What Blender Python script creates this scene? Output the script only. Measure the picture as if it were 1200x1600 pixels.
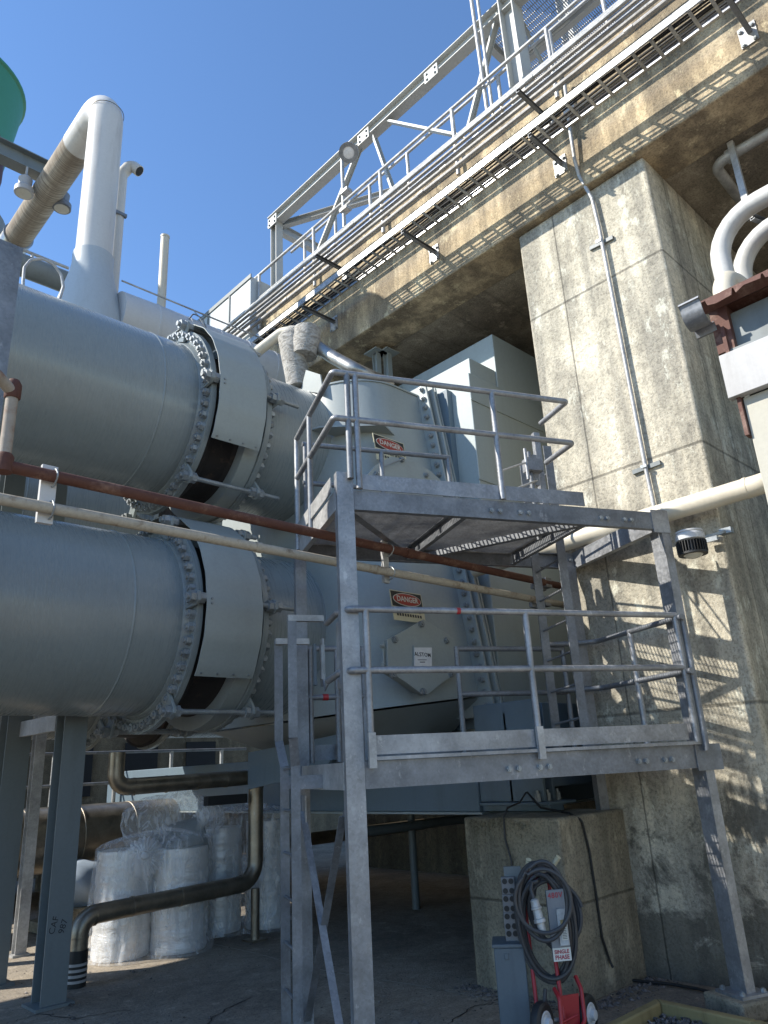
import bpy, bmesh, math, random
from mathutils import Vector as V, Matrix, noise as mnoise
random.seed(7)
R_ = math.radians
scene = bpy.context.scene
for o in list(bpy.data.objects): bpy.data.objects.remove(o)
COL = scene.collection
# ------------------------------------------------------------------ camera
FPX, CX, CY, CAMZ = 1150.0, 600.0, 800.0, 1.75
def _cr(x, y): return V((x-CX, -(y-CY), -FPX)).normalized()
UPc = _cr(420, -2505)
e1c = _cr(1870, 1132.085); e1c = (e1c - UPc*e1c.dot(UPc)).normalized()
e2c = UPc.cross(e1c)
RM = Matrix((e1c, e2c, UPc))            # world = RM @ camera
CAM = V((0, 0, CAMZ))
cam = bpy.data.cameras.new('camera'); camo = bpy.data.objects.new('camera', cam); COL.objects.link(camo)
camo.matrix_world = Matrix.Translation(CAM) @ RM.to_4x4()
cam.sensor_fit = 'VERTICAL'; cam.sensor_height = 24; cam.sensor_width = 24; cam.lens = 24*FPX/1600
cam.clip_start = 0.05; cam.clip_end = 600
scene.camera = camo
# ------------------------------------------------------------------ sky, sun, exposure
TO_SUN = V((-1.0, 0.68, 1.0)).normalized()
w = bpy.data.worlds.new("World"); scene.world = w; w.use_nodes = True
nt = w.node_tree; nt.nodes.clear()
sky = nt.nodes.new('ShaderNodeTexSky'); sky.sky_type = 'NISHITA'; sky.sun_disc = False
sky.sun_elevation = math.asin(TO_SUN.z); sky.sun_rotation = math.atan2(TO_SUN.x, TO_SUN.y)
sky.air_density = 1.0; sky.dust_density = 0.0; sky.ozone_density = 4.5; sky.altitude = 300
bg = nt.nodes.new('ShaderNodeBackground'); bg.inputs['Strength'].default_value = 0.14
wo = nt.nodes.new('ShaderNodeOutputWorld')
hs = nt.nodes.new('ShaderNodeHueSaturation'); hs.inputs['Saturation'].default_value = 1.05; nt.links.new(sky.outputs[0], hs.inputs['Color']); nt.links.new(hs.outputs[0], bg.inputs[0]); nt.links.new(bg.outputs[0], wo.inputs[0])
sl = bpy.data.lights.new('sun', 'SUN'); sl.energy = 4.2; sl.angle = R_(0.53); sl.color = (1, 0.94, 0.84)
so = bpy.data.objects.new('sun', sl); COL.objects.link(so)
so.rotation_euler = TO_SUN.to_track_quat('Z', 'Y').to_euler(); so.location = (-10, 6, 20)
scene.view_settings.view_transform = 'Standard'; scene.view_settings.look = 'None'
scene.view_settings.exposure = 0.92; scene.view_settings.gamma = 1
scene.render.engine = 'CYCLES'
scene.cycles.max_bounces = 8; scene.cycles.transparent_max_bounces = 12
# ------------------------------------------------------------------ placing helpers: a pixel of the photo put on a known plane of the place
def wr(x, y): return RM @ _cr(x, y)
def onx(x, y, X): r = wr(x, y); return CAM + r*(X/r.x)
def ony(x, y, Y): r = wr(x, y); return CAM + r*(Y/r.y)
def onz(x, y, Z): r = wr(x, y); return CAM + r*((Z-CAMZ)/r.z)
def onpl(x, y, p, n): r = wr(x, y); return CAM + r*((V(p)-CAM).dot(V(n))/r.dot(V(n)))
def ond(x, y, d): r = wr(x, y); return CAM + r*(d/math.hypot(r.x, r.y))
UB = V((0.9123, -0.4096, 0)); WB = V((0.4096, 0.9123, 0)); BO = V((3.283, 3.790, 0.114)); PK = .935; Z = V((0, 0, 1)); X = V((1, 0, 0)); Y = V((0, 1, 0))
def B(u, v, z): return BO + (UB*u + WB*v + Z*z)*PK      # platform frame; z = -.122 is the ground
AXB = (UB, WB, Z)
# ------------------------------------------------------------------ materials
class NT:
    def __init__(s, name):
        s.m = bpy.data.materials.new(name); s.m.use_nodes = True; s.t = s.m.node_tree; s.t.nodes.clear()
        s.out = s.n('ShaderNodeOutputMaterial'); s.p = s.n('ShaderNodeBsdfPrincipled'); s.l(s.p.outputs[0], s.out.inputs[0])
        g = s.n('ShaderNodeNewGeometry'); s.pos = g.outputs['Position']; s.nrm = g.outputs['Normal']
    def n(s, t, **k):
        x = s.t.nodes.new(t)
        for a, b in k.items(): setattr(x, a, b)
        return x
    def l(s, a, b): s.t.links.new(a, b)
    def setin(s, sock, v):
        if hasattr(v, 'is_linked') or isinstance(v, bpy.types.NodeSocket): s.l(v, sock)
        elif isinstance(v, (tuple, list)) and len(v) == 3 and sock.type == 'RGBA': sock.default_value = (*v, 1)
        else: sock.default_value = v
    def vec(s, sc=(1, 1, 1), rot=(0, 0, 0), loc=(0, 0, 0), src=None):
        m = s.n('ShaderNodeMapping'); s.l(src or s.pos, m.inputs[0]); m.inputs['Scale'].default_value = sc
        m.inputs['Rotation'].default_value = rot; m.inputs['Location'].default_value = loc; return m.outputs[0]
    def noise(s, scale=5, detail=4, rough=.55, sc=(1, 1, 1), loc=(0, 0, 0), dist=0, rot=(0, 0, 0)):
        x = s.n('ShaderNodeTexNoise'); s.l(s.vec(sc, rot, loc), x.inputs['Vector']); x.inputs['Scale'].default_value = scale
        x.inputs['Detail'].default_value = detail; x.inputs['Roughness'].default_value = rough; x.inputs['Distortion'].default_value = dist
        return x.outputs['Fac']
    def vor(s, scale=5, sc=(1, 1, 1), feat='F1', out='Distance', rnd=1):
        x = s.n('ShaderNodeTexVoronoi'); x.feature = feat; s.l(s.vec(sc), x.inputs['Vector']); x.inputs['Scale'].default_value = scale
        x.inputs['Randomness'].default_value = rnd; return x.outputs[out]
    def ramp(s, f, stops):
        r = s.n('ShaderNodeValToRGB'); s.l(f, r.inputs[0]); e = r.color_ramp.elements
        while len(e) < len(stops): e.new(0.5)
        for i, (p, c) in enumerate(stops):
            e[i].position = p; e[i].color = (*c, 1) if isinstance(c, (tuple, list)) else (c, c, c, 1)
        return r.outputs[0]
    def mix(s, f, a, b, mode='MIX'):
        x = s.n('ShaderNodeMix', data_type='RGBA', blend_type=mode); x.clamp_factor = True
        s.setin(x.inputs[0], f); s.setin(x.inputs[6], a); s.setin(x.inputs[7], b); return x.outputs[2]
    def math(s, op, a, b=0, c=0):
        x = s.n('ShaderNodeMath', operation=op); s.setin(x.inputs[0], a); s.setin(x.inputs[1], b); s.setin(x.inputs[2], c); return x.outputs[0]
    def xyz(s, i):
        x = s.n('ShaderNodeSeparateXYZ'); s.l(s.pos, x.inputs[0]); return x.outputs[i]
    def fin(s, col=None, rough=None, metal=0, bump=None, bs=.3, bd=.01, spec=None, **k):
        if col is not None: s.setin(s.p.inputs['Base Color'], col)
        if rough is not None: s.setin(s.p.inputs['Roughness'], rough)
        s.setin(s.p.inputs['Metallic'], metal)
        if spec is not None: s.p.inputs['Specular IOR Level'].default_value = spec
        if bump is not None:
            b = s.n('ShaderNodeBump'); b.inputs['Strength'].default_value = bs; b.inputs['Distance'].default_value = bd
            s.l(bump, b.inputs['Height']); s.l(b.outputs[0], s.p.inputs['Normal'])
        return s.m
M = {}
def concrete(name, light, mid, dark, streak=.6, joints=None, bands=None, weather=.5, low=None, formz=None, vj=None):
    s = NT(name)
    n1 = s.noise(1.1, 9, .68, dist=.4); base = s.ramp(n1, [(.32, mid), (.62, light)])
    st = s.noise(3.2, 6, .6, sc=(1, 1, .13)); base = s.mix(s.math('MULTIPLY', s.ramp(st, [(.42, 1.), (.60, 0.)]), streak), base, dark)
    w2 = s.noise(.55, 7, .68, loc=(3, 7, 1), dist=.6); base = s.mix(s.math('MULTIPLY', s.ramp(w2, [(.46, 0.), (.62, 1.)]), weather), base, dark)
    sp = s.noise(46, 4, .7); base = s.mix(.55, base, s.ramp(sp, [(.38, .35), (.52, 1.0)]), 'MULTIPLY')
    sp2 = s.noise(9, 8, .75); base = s.mix(.5, base, s.ramp(sp2, [(.40, .55), (.54, 1.0)]), 'MULTIPLY'); ef = s.noise(5, 9, .78, loc=(9, 2, 4), sc=(1, 1, .5)); base = s.mix(s.math('MULTIPLY', s.ramp(ef, [(.56, 0.), (.62, 1.)]), .45), base, tuple(min(.85, x*1.35) for x in light))
    pit = s.vor(17); pm = s.ramp(pit, [(.05, 0.), (.11, 1.)]); pn = s.noise(3, 3); pm = s.mix(s.ramp(pn, [(.5, 0.), (.6, 1.)]), (1, 1, 1), pm)
    base = s.mix(.75, base, pm, 'MULTIPLY')
    h = s.mix(.5, s.mix(.5, sp, sp2), pm, 'MULTIPLY')
    if low:
        z = s.xyz(2); nn = s.noise(1.4, 9, .72, dist=.8)
        f = s.math('SUBTRACT', nn, s.math('MULTIPLY', s.math('SUBTRACT', z, low), .13))
        base = s.mix(s.math('MULTIPLY', s.ramp(f, [(.46, 0.), (.53, 1.)]), .75), base, (dark[0]*.45, dark[1]*.45, dark[2]*.42))
    for (ax, val, wd) in (joints or []):
        d = s.math('ABSOLUTE', s.math('SUBTRACT', s.math('ADD', s.xyz(ax), s.math('MULTIPLY', s.noise(4, 3), .012)), val+.006))
        jm = s.ramp(s.math('DIVIDE', d, wd), [(.3, .35), (1., 1.)]); base = s.mix(.8, base, jm, 'MULTIPLY'); h = s.mix(.8, h, jm, 'MULTIPLY')
    if bands:      # board marks
        ax, step = bands
        fr = s.math('FRACT', s.math('DIVIDE', s.xyz(ax), step)); d = s.math('ABSOLUTE', s.math('SUBTRACT', fr, .5))
        jm = s.ramp(d, [(.455, 1.), (.5, .55)]); base = s.mix(.5, base, jm, 'MULTIPLY'); h = s.mix(.5, h, jm, 'MULTIPLY')
    return s.fin(base, .92, bump=h, bs=.9, bd=.02)
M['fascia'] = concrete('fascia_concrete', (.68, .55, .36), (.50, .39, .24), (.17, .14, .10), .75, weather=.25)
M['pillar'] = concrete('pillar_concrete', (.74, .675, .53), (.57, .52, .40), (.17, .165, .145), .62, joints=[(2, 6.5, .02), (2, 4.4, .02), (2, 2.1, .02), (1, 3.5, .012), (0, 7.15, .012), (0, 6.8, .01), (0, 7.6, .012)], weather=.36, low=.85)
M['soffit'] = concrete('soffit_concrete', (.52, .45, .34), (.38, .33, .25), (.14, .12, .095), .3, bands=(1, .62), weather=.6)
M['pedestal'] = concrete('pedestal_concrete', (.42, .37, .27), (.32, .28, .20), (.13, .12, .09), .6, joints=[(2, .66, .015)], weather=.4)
M['ground'] = concrete('ground_concrete', (.40, .345, .27), (.30, .255, .20), (.13, .11, .09), .1, weather=.5)
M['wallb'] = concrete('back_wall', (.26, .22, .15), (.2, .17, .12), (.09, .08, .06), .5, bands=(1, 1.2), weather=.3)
def paint(name, c, rough=.36, var=.12, dirt=.25, wave=None, metal=0, spec=.5, fine=0, bs=.12):
    s = NT(name); n1 = s.noise(.9, 5, .6); b = s.mix(var, c, tuple(x*.6 for x in c)); b = s.mix(s.ramp(n1, [(.35, 0.), (.7, 1.)]), c, b)
    st = s.noise(5, 6, .65, sc=(1, 1, .12)); b = s.mix(s.math('MULTIPLY', s.ramp(st, [(.52, 0.), (.72, 1.)]), dirt), b, (c[0]*.42, c[1]*.38, c[2]*.33))
    sp = s.noise(30, 5, .7); b = s.mix(.25, b, s.ramp(sp, [(.3, .7), (.6, 1.)]), 'MULTIPLY')
    rr = s.math('ADD', s.math('MULTIPLY', s.noise(7, 5, .6, sc=(6, .5, .5) if wave else (1, 1, 1)), .22), rough-.1)
    h = s.noise(1.6, 3, .5)
    if wave == 'x':    # brushed circumferential lay of the paint on a tube along x
        f1 = s.noise(1, 3, .7, sc=(34, 1.1, 1.1)); f2 = s.noise(1, 2, .5, sc=(4.5, .7, .7)); h = s.mix(.6, h, s.mix(.4, f1, f2)); bs = .17
    return s.fin(b, rr, metal, bump=h, bs=bs, bd=.012 if wave else .01, spec=spec)
M['duct'] = paint('duct_paint', (.24, .272, .276), .27, .15, .12, wave='x')
M['steelp'] = paint('steel_paint', (.31, .345, .34), .42, .15, .15)
M['boxp'] = paint('housing_paint', (.35, .40, .395), .5, .12, .15)
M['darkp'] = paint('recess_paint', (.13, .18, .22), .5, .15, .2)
M['whitep'] = paint('white_pipe_paint', (.58, .57, .54), .42, .14, .4)
M['cream'] = paint('cream_pipe_paint', (.62, .57, .46), .5, .1, .2)
M['trim'] = paint('shed_trim', (.40, .40, .40), .5, .1, .3)
M['beige'] = paint('shed_wall', (.44, .425, .36), .7, .05, .08)
M['colp'] = paint('column_paint', (.16, .185, .19), .5, .2, .35)
M['green'] = paint('tank_green', (.03, .19, .12), .5, .1, .1)
M['maroon'] = paint('maroon', (.055, .02, .018), .6, .1, .3)
M['red'] = paint('cart_red', (.35, .02, .025), .4, .1, .2)
M['bluegrey'] = paint('cabinet_blue', (.115, .14, .158), .5, .1, .25)
M['yellow'] = paint('kerb_yellow', (.31, .245, .11), .85, .5, 1.)
M['black'] = paint('black_rubber', (.018, .018, .018), .55, .1, .0)
M['cable'] = paint('cable_jacket', (.05, .05, .052), .5, .1, .1)
M['plug'] = paint('outlet_grey', (.2, .2, .205), .4, .1, .1)
M['handle'] = paint('grip_cream', (.55, .5, .34), .6, .1, .2)
M['sheet'] = paint('white_sheet', (.52, .53, .54), .5, .08, .15)
M['blind'] = paint('void_dark', (.02, .022, .025), .8, .1, 0)
M['sleeve'] = paint('sleeve_paint', (.42, .46, .48), .42, .1, .2)
M['tarp'] = paint('blue_tarp', (.35, .42, .5), .5, .1, 0)
def galv(name, c=(.36, .37, .385), rough=.5, metal=.55, sc=55, white=.5):
    s = NT(name); v = s.vor(sc, out='Color'); bw = s.n('ShaderNodeRGBToBW'); s.l(v, bw.inputs[0])
    n = s.noise(4, 6, .7); b = s.mix(s.ramp(n, [(.35, 0.), (.65, 1.)]), tuple(x*.66 for x in c), tuple(min(1, x*1.1) for x in c))
    b = s.mix(.45, b, s.ramp(bw.outputs[0], [(.15, .55), (.85, 1.)]), 'MULTIPLY')
    fl = s.noise(16, 7, .75, sc=(1, 1, .5)); b = s.mix(s.math('MULTIPLY', s.ramp(fl, [(.60, 0.), (.68, 1.)]), white), b, (.6, .6, .6))
    rr = s.math('ADD', s.math('MULTIPLY', bw.outputs[0], .2), rough-.1)
    return s.fin(b, rr, metal, bump=s.noise(25, 4, .6), bs=.15, bd=.004)
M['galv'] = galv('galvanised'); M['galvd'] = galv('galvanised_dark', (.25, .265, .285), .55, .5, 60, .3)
M['galvl'] = galv('galvanised_light', (.48, .48, .47), .5, .35, 60, .25)
M['alu'] = galv('bright_aluminium', (.5, .5, .5), .38, .8, 30, .1)
M['bolt'] = galv('bolt_zinc', (.34, .37, .385), .45, .4, 90, .3)
M['jacket'] = galv('metal_jacket', (.42, .41, .38), .36, .8, 6, .1)
M['jackd'] = galv('aged_jacket', (.33, .29, .23), .38, .8, 7, .15)
def rusty(name, a, b_, thr=.5, sc=(1, 1, 1), k=5):
    s = NT(name); n = s.noise(k, 8, .7, sc=sc); f = s.ramp(n, [(thr-.06, 0.), (thr+.08, 1.)])
    c = s.mix(f, a, b_); c = s.mix(.4, c, s.ramp(s.noise(40, 5, .7), [(.3, .45), (.6, 1.)]), 'MULTIPLY')
    return s.fin(c, .75, 0, bump=s.noise(50, 5, .7), bs=.4, bd=.004)
M['rust'] = rusty('rust_pipe', (.095, .035, .022), (.18, .10, .07), .6)
M['rustw'] = rusty('rust_worn', (.34, .30, .25), (.16, .07, .04), .53)
M['pipew'] = rusty('worn_white_pipe', (.40, .36, .29), (.17, .115, .07), .60, k=7)
M['rustr'] = rusty('rust_roof', (.11, .045, .032), (.21, .13, .10), .55)
M['rub'] = rusty('rubber_bellows', (.02, .017, .017), (.07, .045, .035), .62)
def striped():
    s = NT('stained_lagging'); f = s.noise(1, 5, .7, sc=(2.0, 42, 2.0)); g = s.noise(1.3, 6, .6, sc=(3, .35, 3))
    c = s.mix(s.ramp(f, [(.38, 0.), (.62, 1.)]), (.18, .15, .115), (.45, .40, .32)); c = s.mix(s.ramp(g, [(.44, 0.), (.64, .6)]), c, (.15, .115, .085))
    return s.fin(c, .85, bump=f, bs=.5, bd=.01)
M['striped'] = striped()
def cloth():
    s = NT('lagging_cloth'); a = s.noise(9, 7, .65, sc=(1, 1, 2.2), dist=1.2)
    c = s.mix(s.ramp(a, [(.35, 0.), (.6, 1.)]), (.22, .205, .18), (.46, .44, .40)); return s.fin(c, .95, bump=a, bs=.8, bd=.03)
M['cloth'] = cloth()
def gravel():
    s = NT('gravel_stone'); c = s.ramp(s.vor(26, out='Color'), [(.2, (.05, .045, .042)), (.8, (.2, .18, .17))]); return s.fin(c, .9, bump=s.noise(40, 4), bs=.5)
M['gravel'] = gravel()
def plastic(name='clear_plastic', a0=.17, a1=.34):
    s = NT(name); h = s.noise(4.5, 6, .62, sc=(1, 1, .28), dist=1.0); h2 = s.noise(9, 5, .6, sc=(1, 1, .35), dist=1.2); hh = s.mix(.3, h, h2)
    s.fin((.80, .82, .85), .13, bump=hh, bs=.6, bd=.05); s.p.inputs['Specular IOR Level'].default_value = .8
    tr = s.n('ShaderNodeBsdfTransparent'); mx = s.n('ShaderNodeMixShader')
    s.l(s.math('ADD', s.math('MULTIPLY', s.ramp(h2, [(.45, 0.), (.66, 1.)]), a1), a0), mx.inputs[0]); s.l(tr.outputs[0], mx.inputs[1]); s.l(s.p.outputs[0], mx.inputs[2])
    s.l(mx.outputs[0], s.out.inputs[0]); return s.m
M['plastic'] = plastic('clear_plastic', .13, .36); M['plasticw'] = plastic('gathered_plastic', .55, .35)
def foil():
    s = NT('foil_insulation'); h = s.noise(5, 7, .62, sc=(1, 1, 3.5), dist=.6); c = s.mix(s.noise(1.5, 3), (.7, .69, .66), (.85, .85, .85)); return s.fin(c, .28, .3, bump=h, bs=.8, bd=.02)
M['foil'] = foil()
def flat(name, c, rough=.6, metal=0):
    s = NT(name); return s.fin(s.mix(.3, c, s.ramp(s.noise(25, 4), [(.3, .7), (.6, 1.)]), 'MULTIPLY'), rough, metal)
M['signblack'] = flat('sign_black', (.02, .02, .02)); M['signred'] = flat('sign_red', (.33, .045, .03)); M['signwhite'] = flat('sign_white', (.62, .6, .52)); M['signyel'] = flat('sign_cream', (.56, .52, .36))
M['ink'] = flat('ink', (.03, .03, .035)); M['inkred'] = flat('stencil_red', (.38, .05, .06)); M['plate'] = flat('plate_white', (.72, .72, .73), .35)
M['lens'] = flat('lamp_lens', (.6, .58, .5), .25)
# ------------------------------------------------------------------ mesh building
def wloc(o):
    v = V((0, 0, 0))
    while o is not None: v += o.location; o = o.parent
    return v
class MB:
    def __init__(s): s.v = []; s.f = []
    def add(s, vs, fs):
        k = len(s.v); s.v += [V(a) for a in vs]; s.f += [tuple(i+k for i in f) for f in fs]; return s
    def box(s, c, sx, sy, sz, ax=(X, Y, Z)):
        c = V(c); a, b, d = ax[0]*(sx/2), ax[1]*(sy/2), ax[2]*(sz/2)
        vs = [c + a*i + b*j + d*k for k in (-1, 1) for j in (-1, 1) for i in (-1, 1)]
        return s.add(vs, [(0, 2, 3, 1), (4, 5, 7, 6), (0, 1, 5, 4), (2, 6, 7, 3), (0, 4, 6, 2), (1, 3, 7, 5)])
    def bb(s, x0, x1, y0, y1, z0, z1): return s.box(((x0+x1)/2, (y0+y1)/2, (z0+z1)/2), x1-x0, y1-y0, z1-z0)
    def prism(s, poly, vec):      # closed polygon (3D points) swept by vec
        n = len(poly); a = [V(p) for p in poly]; vec = V(vec)
        nn = V((0, 0, 0))
        for i in range(n): nn += a[i].cross(a[(i+1) % n])
        if nn.dot(vec) > 0: a.reverse()
        b = [p+vec for p in a]
        return s.add(a+b, [tuple(range(n)), tuple(range(2*n-1, n-1, -1))] + [(i, i+n, (i+1) % n+n, (i+1) % n) for i in range(n)])
    def sweep(s, p0, p1, prof, up=Z):    # section (list of (a,b)); a = sideways, b = up
        p0, p1 = V(p0), V(p1); d = (p1-p0).normalized(); up = V(up); sd = d.cross(up).normalized(); u2 = sd.cross(d)
        n = len(prof); A = [p0+sd*a+u2*b for a, b in prof]; Bq = [p1+sd*a+u2*b for a, b in prof]
        ar = sum(prof[i][0]*prof[(i+1) % n][1]-prof[(i+1) % n][0]*prof[i][1] for i in range(n))
        fs = [tuple(range(n)), tuple(range(2*n-1, n-1, -1))] + [(i, i+n, (i+1) % n+n, (i+1) % n) for i in range(n)]
        if ar < 0: fs = [tuple(reversed(f)) for f in fs]
        fs = [tuple(reversed(f)) for f in fs]
        return s.add(A+Bq, fs)
    def bar(s, p0, p1, w, h, up=Z): return s.sweep(p0, p1, [(-w/2, -h/2), (w/2, -h/2), (w/2, h/2), (-w/2, h/2)], up)
    def ibeam(s, p0, p1, w, h, t=.012, up=Z):
        a, b = w/2, h/2; return s.sweep(p0, p1, [(-a, -b), (a, -b), (a, -b+t), (t/2, -b+t), (t/2, b-t), (a, b-t), (a, b), (-a, b), (-a, b-t), (-t/2, b-t), (-t/2, -b+t), (-a, -b+t)], up)
    def chan(s, p0, p1, w, h, t=.01, up=Z, flip=1):   # web on one side, flanges toward +side*flip
        b = h/2; q = [(0, -b), (w, -b), (w, -b+t), (t, -b+t), (t, b-t), (w, b-t), (w, b), (0, b)]
        return s.sweep(p0, p1, [(flip*a, c) for a, c in q], up)
    def angle(s, p0, p1, w, h, t=.008, up=Z, flip=1):
        q = [(0, 0), (w, 0), (w, t), (t, t), (t, h), (0, h)]; return s.sweep(p0, p1, [(flip*a, c) for a, c in q], up)
    def tube(s, pts, r, seg=14, bend=0, cap=True, bseg=7, ri=None):
        pts = [V(p) for p in pts]
        if bend and len(pts) > 2:
            q = [pts[0]]
            for i in range(1, len(pts)-1):
                a, b, c = pts[i-1], pts[i], pts[i+1]; u, v = (a-b), (c-b); lu, lv = u.length, v.length; u.normalize(); v.normalize()
                ang = u.angle(v)
                if ang > 3.1: q.append(b); continue
                tl = min(bend/math.tan(ang/2), lu*.49, lv*.49); rr = tl*math.tan(ang/2)
                ctr = b+(u+v).normalized()*(rr/math.sin(ang/2)); s0, s1 = b+u*tl-ctr, b+v*tl-ctr
                n = bseg; tot = s0.angle(s1)
                ax = s0.cross(s1).normalized()
                for k in range(n+1): q.append(ctr+Matrix.Rotation(tot*k/n, 3, ax) @ s0)
            q.append(pts[-1]); pts = q
        n = len(pts); rads = r if isinstance(r, (list, tuple)) else [r]*n
        ds = []
        for i in range(n):
            d = (pts[min(i+1, n-1)]-pts[max(i-1, 0)]); ds.append(d.normalized())
        t = ds[0]; ref = Z if abs(t.z) < .9 else X; nx = t.cross(ref).normalized()
        vs, fs = [], []
        for i in range(n):
            if i:
                ax = ds[i-1].cross(ds[i])
                if ax.length > 1e-7: nx = Matrix.Rotation(ds[i-1].angle(ds[i]), 3, ax.normalized()) @ nx
            nx = (nx-ds[i]*nx.dot(ds[i])).normalized(); ny = ds[i].cross(nx)
            for k in range(seg):
                a = 2*math.pi*k/seg; vs.append(pts[i]+(nx*math.cos(a)+ny*math.sin(a))*rads[i])
        for i in range(n-1):
            for k in range(seg):
                k2 = (k+1) % seg; fs.append((i*seg+k, i*seg+k2, (i+1)*seg+k2, (i+1)*seg+k))
        if cap: fs.append(tuple(range(seg-1, -1, -1))); fs.append(tuple((n-1)*seg+k for k in range(seg)))
        return s.add(vs, fs)
    def cyl(s, p0, p1, r, seg=20, r2=None): return s.tube([p0, p1], [r, r if r2 is None else r2], seg)
    def ring(s, c, axis, ro, ri, h, seg=64, a0=0, a1=360, ref=None):   # flat annulus or an arc of it, thickness h along axis
        axis = V(axis).normalized(); rf = V(ref) if ref else (Z if abs(axis.z) < .9 else X); nx = (rf-axis*rf.dot(axis)).normalized(); ny = axis.cross(nx); c = V(c)
        full = abs(a1-a0) >= 360; n = seg if full else seg+1; vs = []
        for k in range(n):
            a = R_(a0+(a1-a0)*k/seg); d = nx*math.cos(a)+ny*math.sin(a)
            vs += [c+d*ri, c+d*ro, c+d*ro+axis*h, c+d*ri+axis*h]
        fs = []
        for k in range(seg):
            a, b = k*4, ((k+1) % n)*4
            for q in range(4): fs.append((a+q, b+q, b+(q+1) % 4, a+(q+1) % 4))
        if not full: fs += [(0, 1, 2, 3), tuple(reversed([(n-1)*4+q for q in range(4)]))]
        return s.add(vs, fs)
    def lathe(s, c, axis, prof, seg=32):    # prof: (radius, height)
        axis = V(axis).normalized(); nx = (Z if abs(axis.z) < .9 else X); nx = (nx-axis*nx.dot(axis)).normalized(); ny = axis.cross(nx); c = V(c); vs = []; n = len(prof)
        for r, h in prof:
            for k in range(seg):
                a = 2*math.pi*k/seg; vs.append(c+axis*h+(nx*math.cos(a)+ny*math.sin(a))*max(r, 1e-5))
        fs = [(i*seg+k, i*seg+(k+1) % seg, (i+1)*seg+(k+1) % seg, (i+1)*seg+k) for i in range(n-1) for k in range(seg)]
        fs += [tuple(range(seg-1, -1, -1)), tuple((n-1)*seg+k for k in range(seg))]
        return s.add(vs, fs)
    def nut(s, c, axis, af, h): return s.cyl(V(c), V(c)+V(axis).normalized()*h, af/2/math.cos(math.pi/6), 6)
    def mesh(s, name, mat, off, sm=35):
        me = bpy.data.meshes.new(name); me.from_pydata([v-off for v in s.v], [], s.f); me.validate()
        bm = bmesh.new(); bm.from_mesh(me); bmesh.ops.recalc_face_normals(bm, faces=bm.faces); bm.to_mesh(me); bm.free()
        me.materials.append(M[mat] if isinstance(mat, str) else mat)
        me.polygons.foreach_set('use_smooth', [True]*len(me.polygons)); me.set_sharp_from_angle(angle=R_(sm)); return me
    def build(s, name, mat, parent=None, bevel=0, loc=None, sm=35):
        off = wloc(parent) if parent else V((0, 0, 0))
        if parent is None:
            if loc is None:
                xs = [v.x for v in s.v]; ys = [v.y for v in s.v]; loc = V(((min(xs)+max(xs))/2, (min(ys)+max(ys))/2, min(v.z for v in s.v)))
            off = V(loc)
        me = s.mesh(name, mat, off, sm); o = bpy.data.objects.new(name, me); COL.objects.link(o)
        if parent: o.parent = parent
        else: o.location = off
        if bevel:
            b = o.modifiers.new('bevel', 'BEVEL'); b.width = bevel; b.segments = 2; b.limit_method = 'ANGLE'; b.angle_limit = R_(40)
        return o
def tag(o, label=None, cat=None, group=None, kind=None):
    for k, v_ in (('label', label), ('category', cat), ('group', group), ('kind', kind)):
        if v_: o[k] = v_
    return o
def thing(name, loc, label, cat, group=None):
    o = bpy.data.objects.new(name, None); COL.objects.link(o); o.location = V(loc); o.empty_display_size = .2
    return tag(o, label, cat, group)
def place(me, name, parent, pos, rot=None):      # a part that shares mesh data
    o = bpy.data.objects.new(name, me); COL.objects.link(o); o.parent = parent; o.location = V(pos)-wloc(parent)
    if rot is not None: o.rotation_euler = rot.to_euler()
    return o
def boltmesh(af, h, stud=.4, mat='bolt', washer=True):
    b = MB(); b.nut((0, 0, 0), Z, af, h); b.cyl((0, 0, 0), (0, 0, h*(1+stud)), af*.3, 10)
    if washer: b.cyl((0, 0, -.002), (0, 0, h*.14), af*.62, 14)
    return b.mesh('bolt', mat, V((0, 0, 0)))
def aim(axis, spin=0): return V(axis).to_track_quat('Z', 'Y').to_matrix() @ Matrix.Rotation(spin, 3, 'Z')
_tx = 0
def text(s, name, mat, size, c, right, up, parent=None, depth=.0015, bold=.0, sx=1.0, spacing=1.0):
    cu = bpy.data.curves.new('t', 'FONT'); cu.body = s; cu.size = size; cu.align_x = 'CENTER'; cu.align_y = 'CENTER'; cu.extrude = depth/2; cu.offset = bold; cu.space_character = spacing; cu.resolution_u = 3
    ob = bpy.data.objects.new('t', cu); COL.objects.link(ob); bpy.context.view_layer.update()
    me = bpy.data.meshes.new_from_object(ob.evaluated_get(bpy.context.evaluated_depsgraph_get())); bpy.data.objects.remove(ob); bpy.data.curves.remove(cu)
    right = V(right).normalized(); up = V(up).normalized(); nn = right.cross(up); off = wloc(parent) if parent else V((0, 0, 0))
    for v_ in me.vertices: q = v_.co.copy(); v_.co = V(c)+right*(q.x*sx)+up*q.y+nn*q.z-off
    me.materials.clear(); me.materials.append(M[mat]); me.name = name
    o = bpy.data.objects.new(name, me); COL.objects.link(o)
    if parent: o.parent = parent
    return o
# ================================================================== ground
gr = MB(); gr.add([(-70, -70, 0), (90, -70, 0), (90, 110, 0), (-70, 110, 0)], [(0, 1, 2, 3)])
tag(gr.build('ground', 'ground', loc=(0, 0, 0)), kind='structure')
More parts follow.
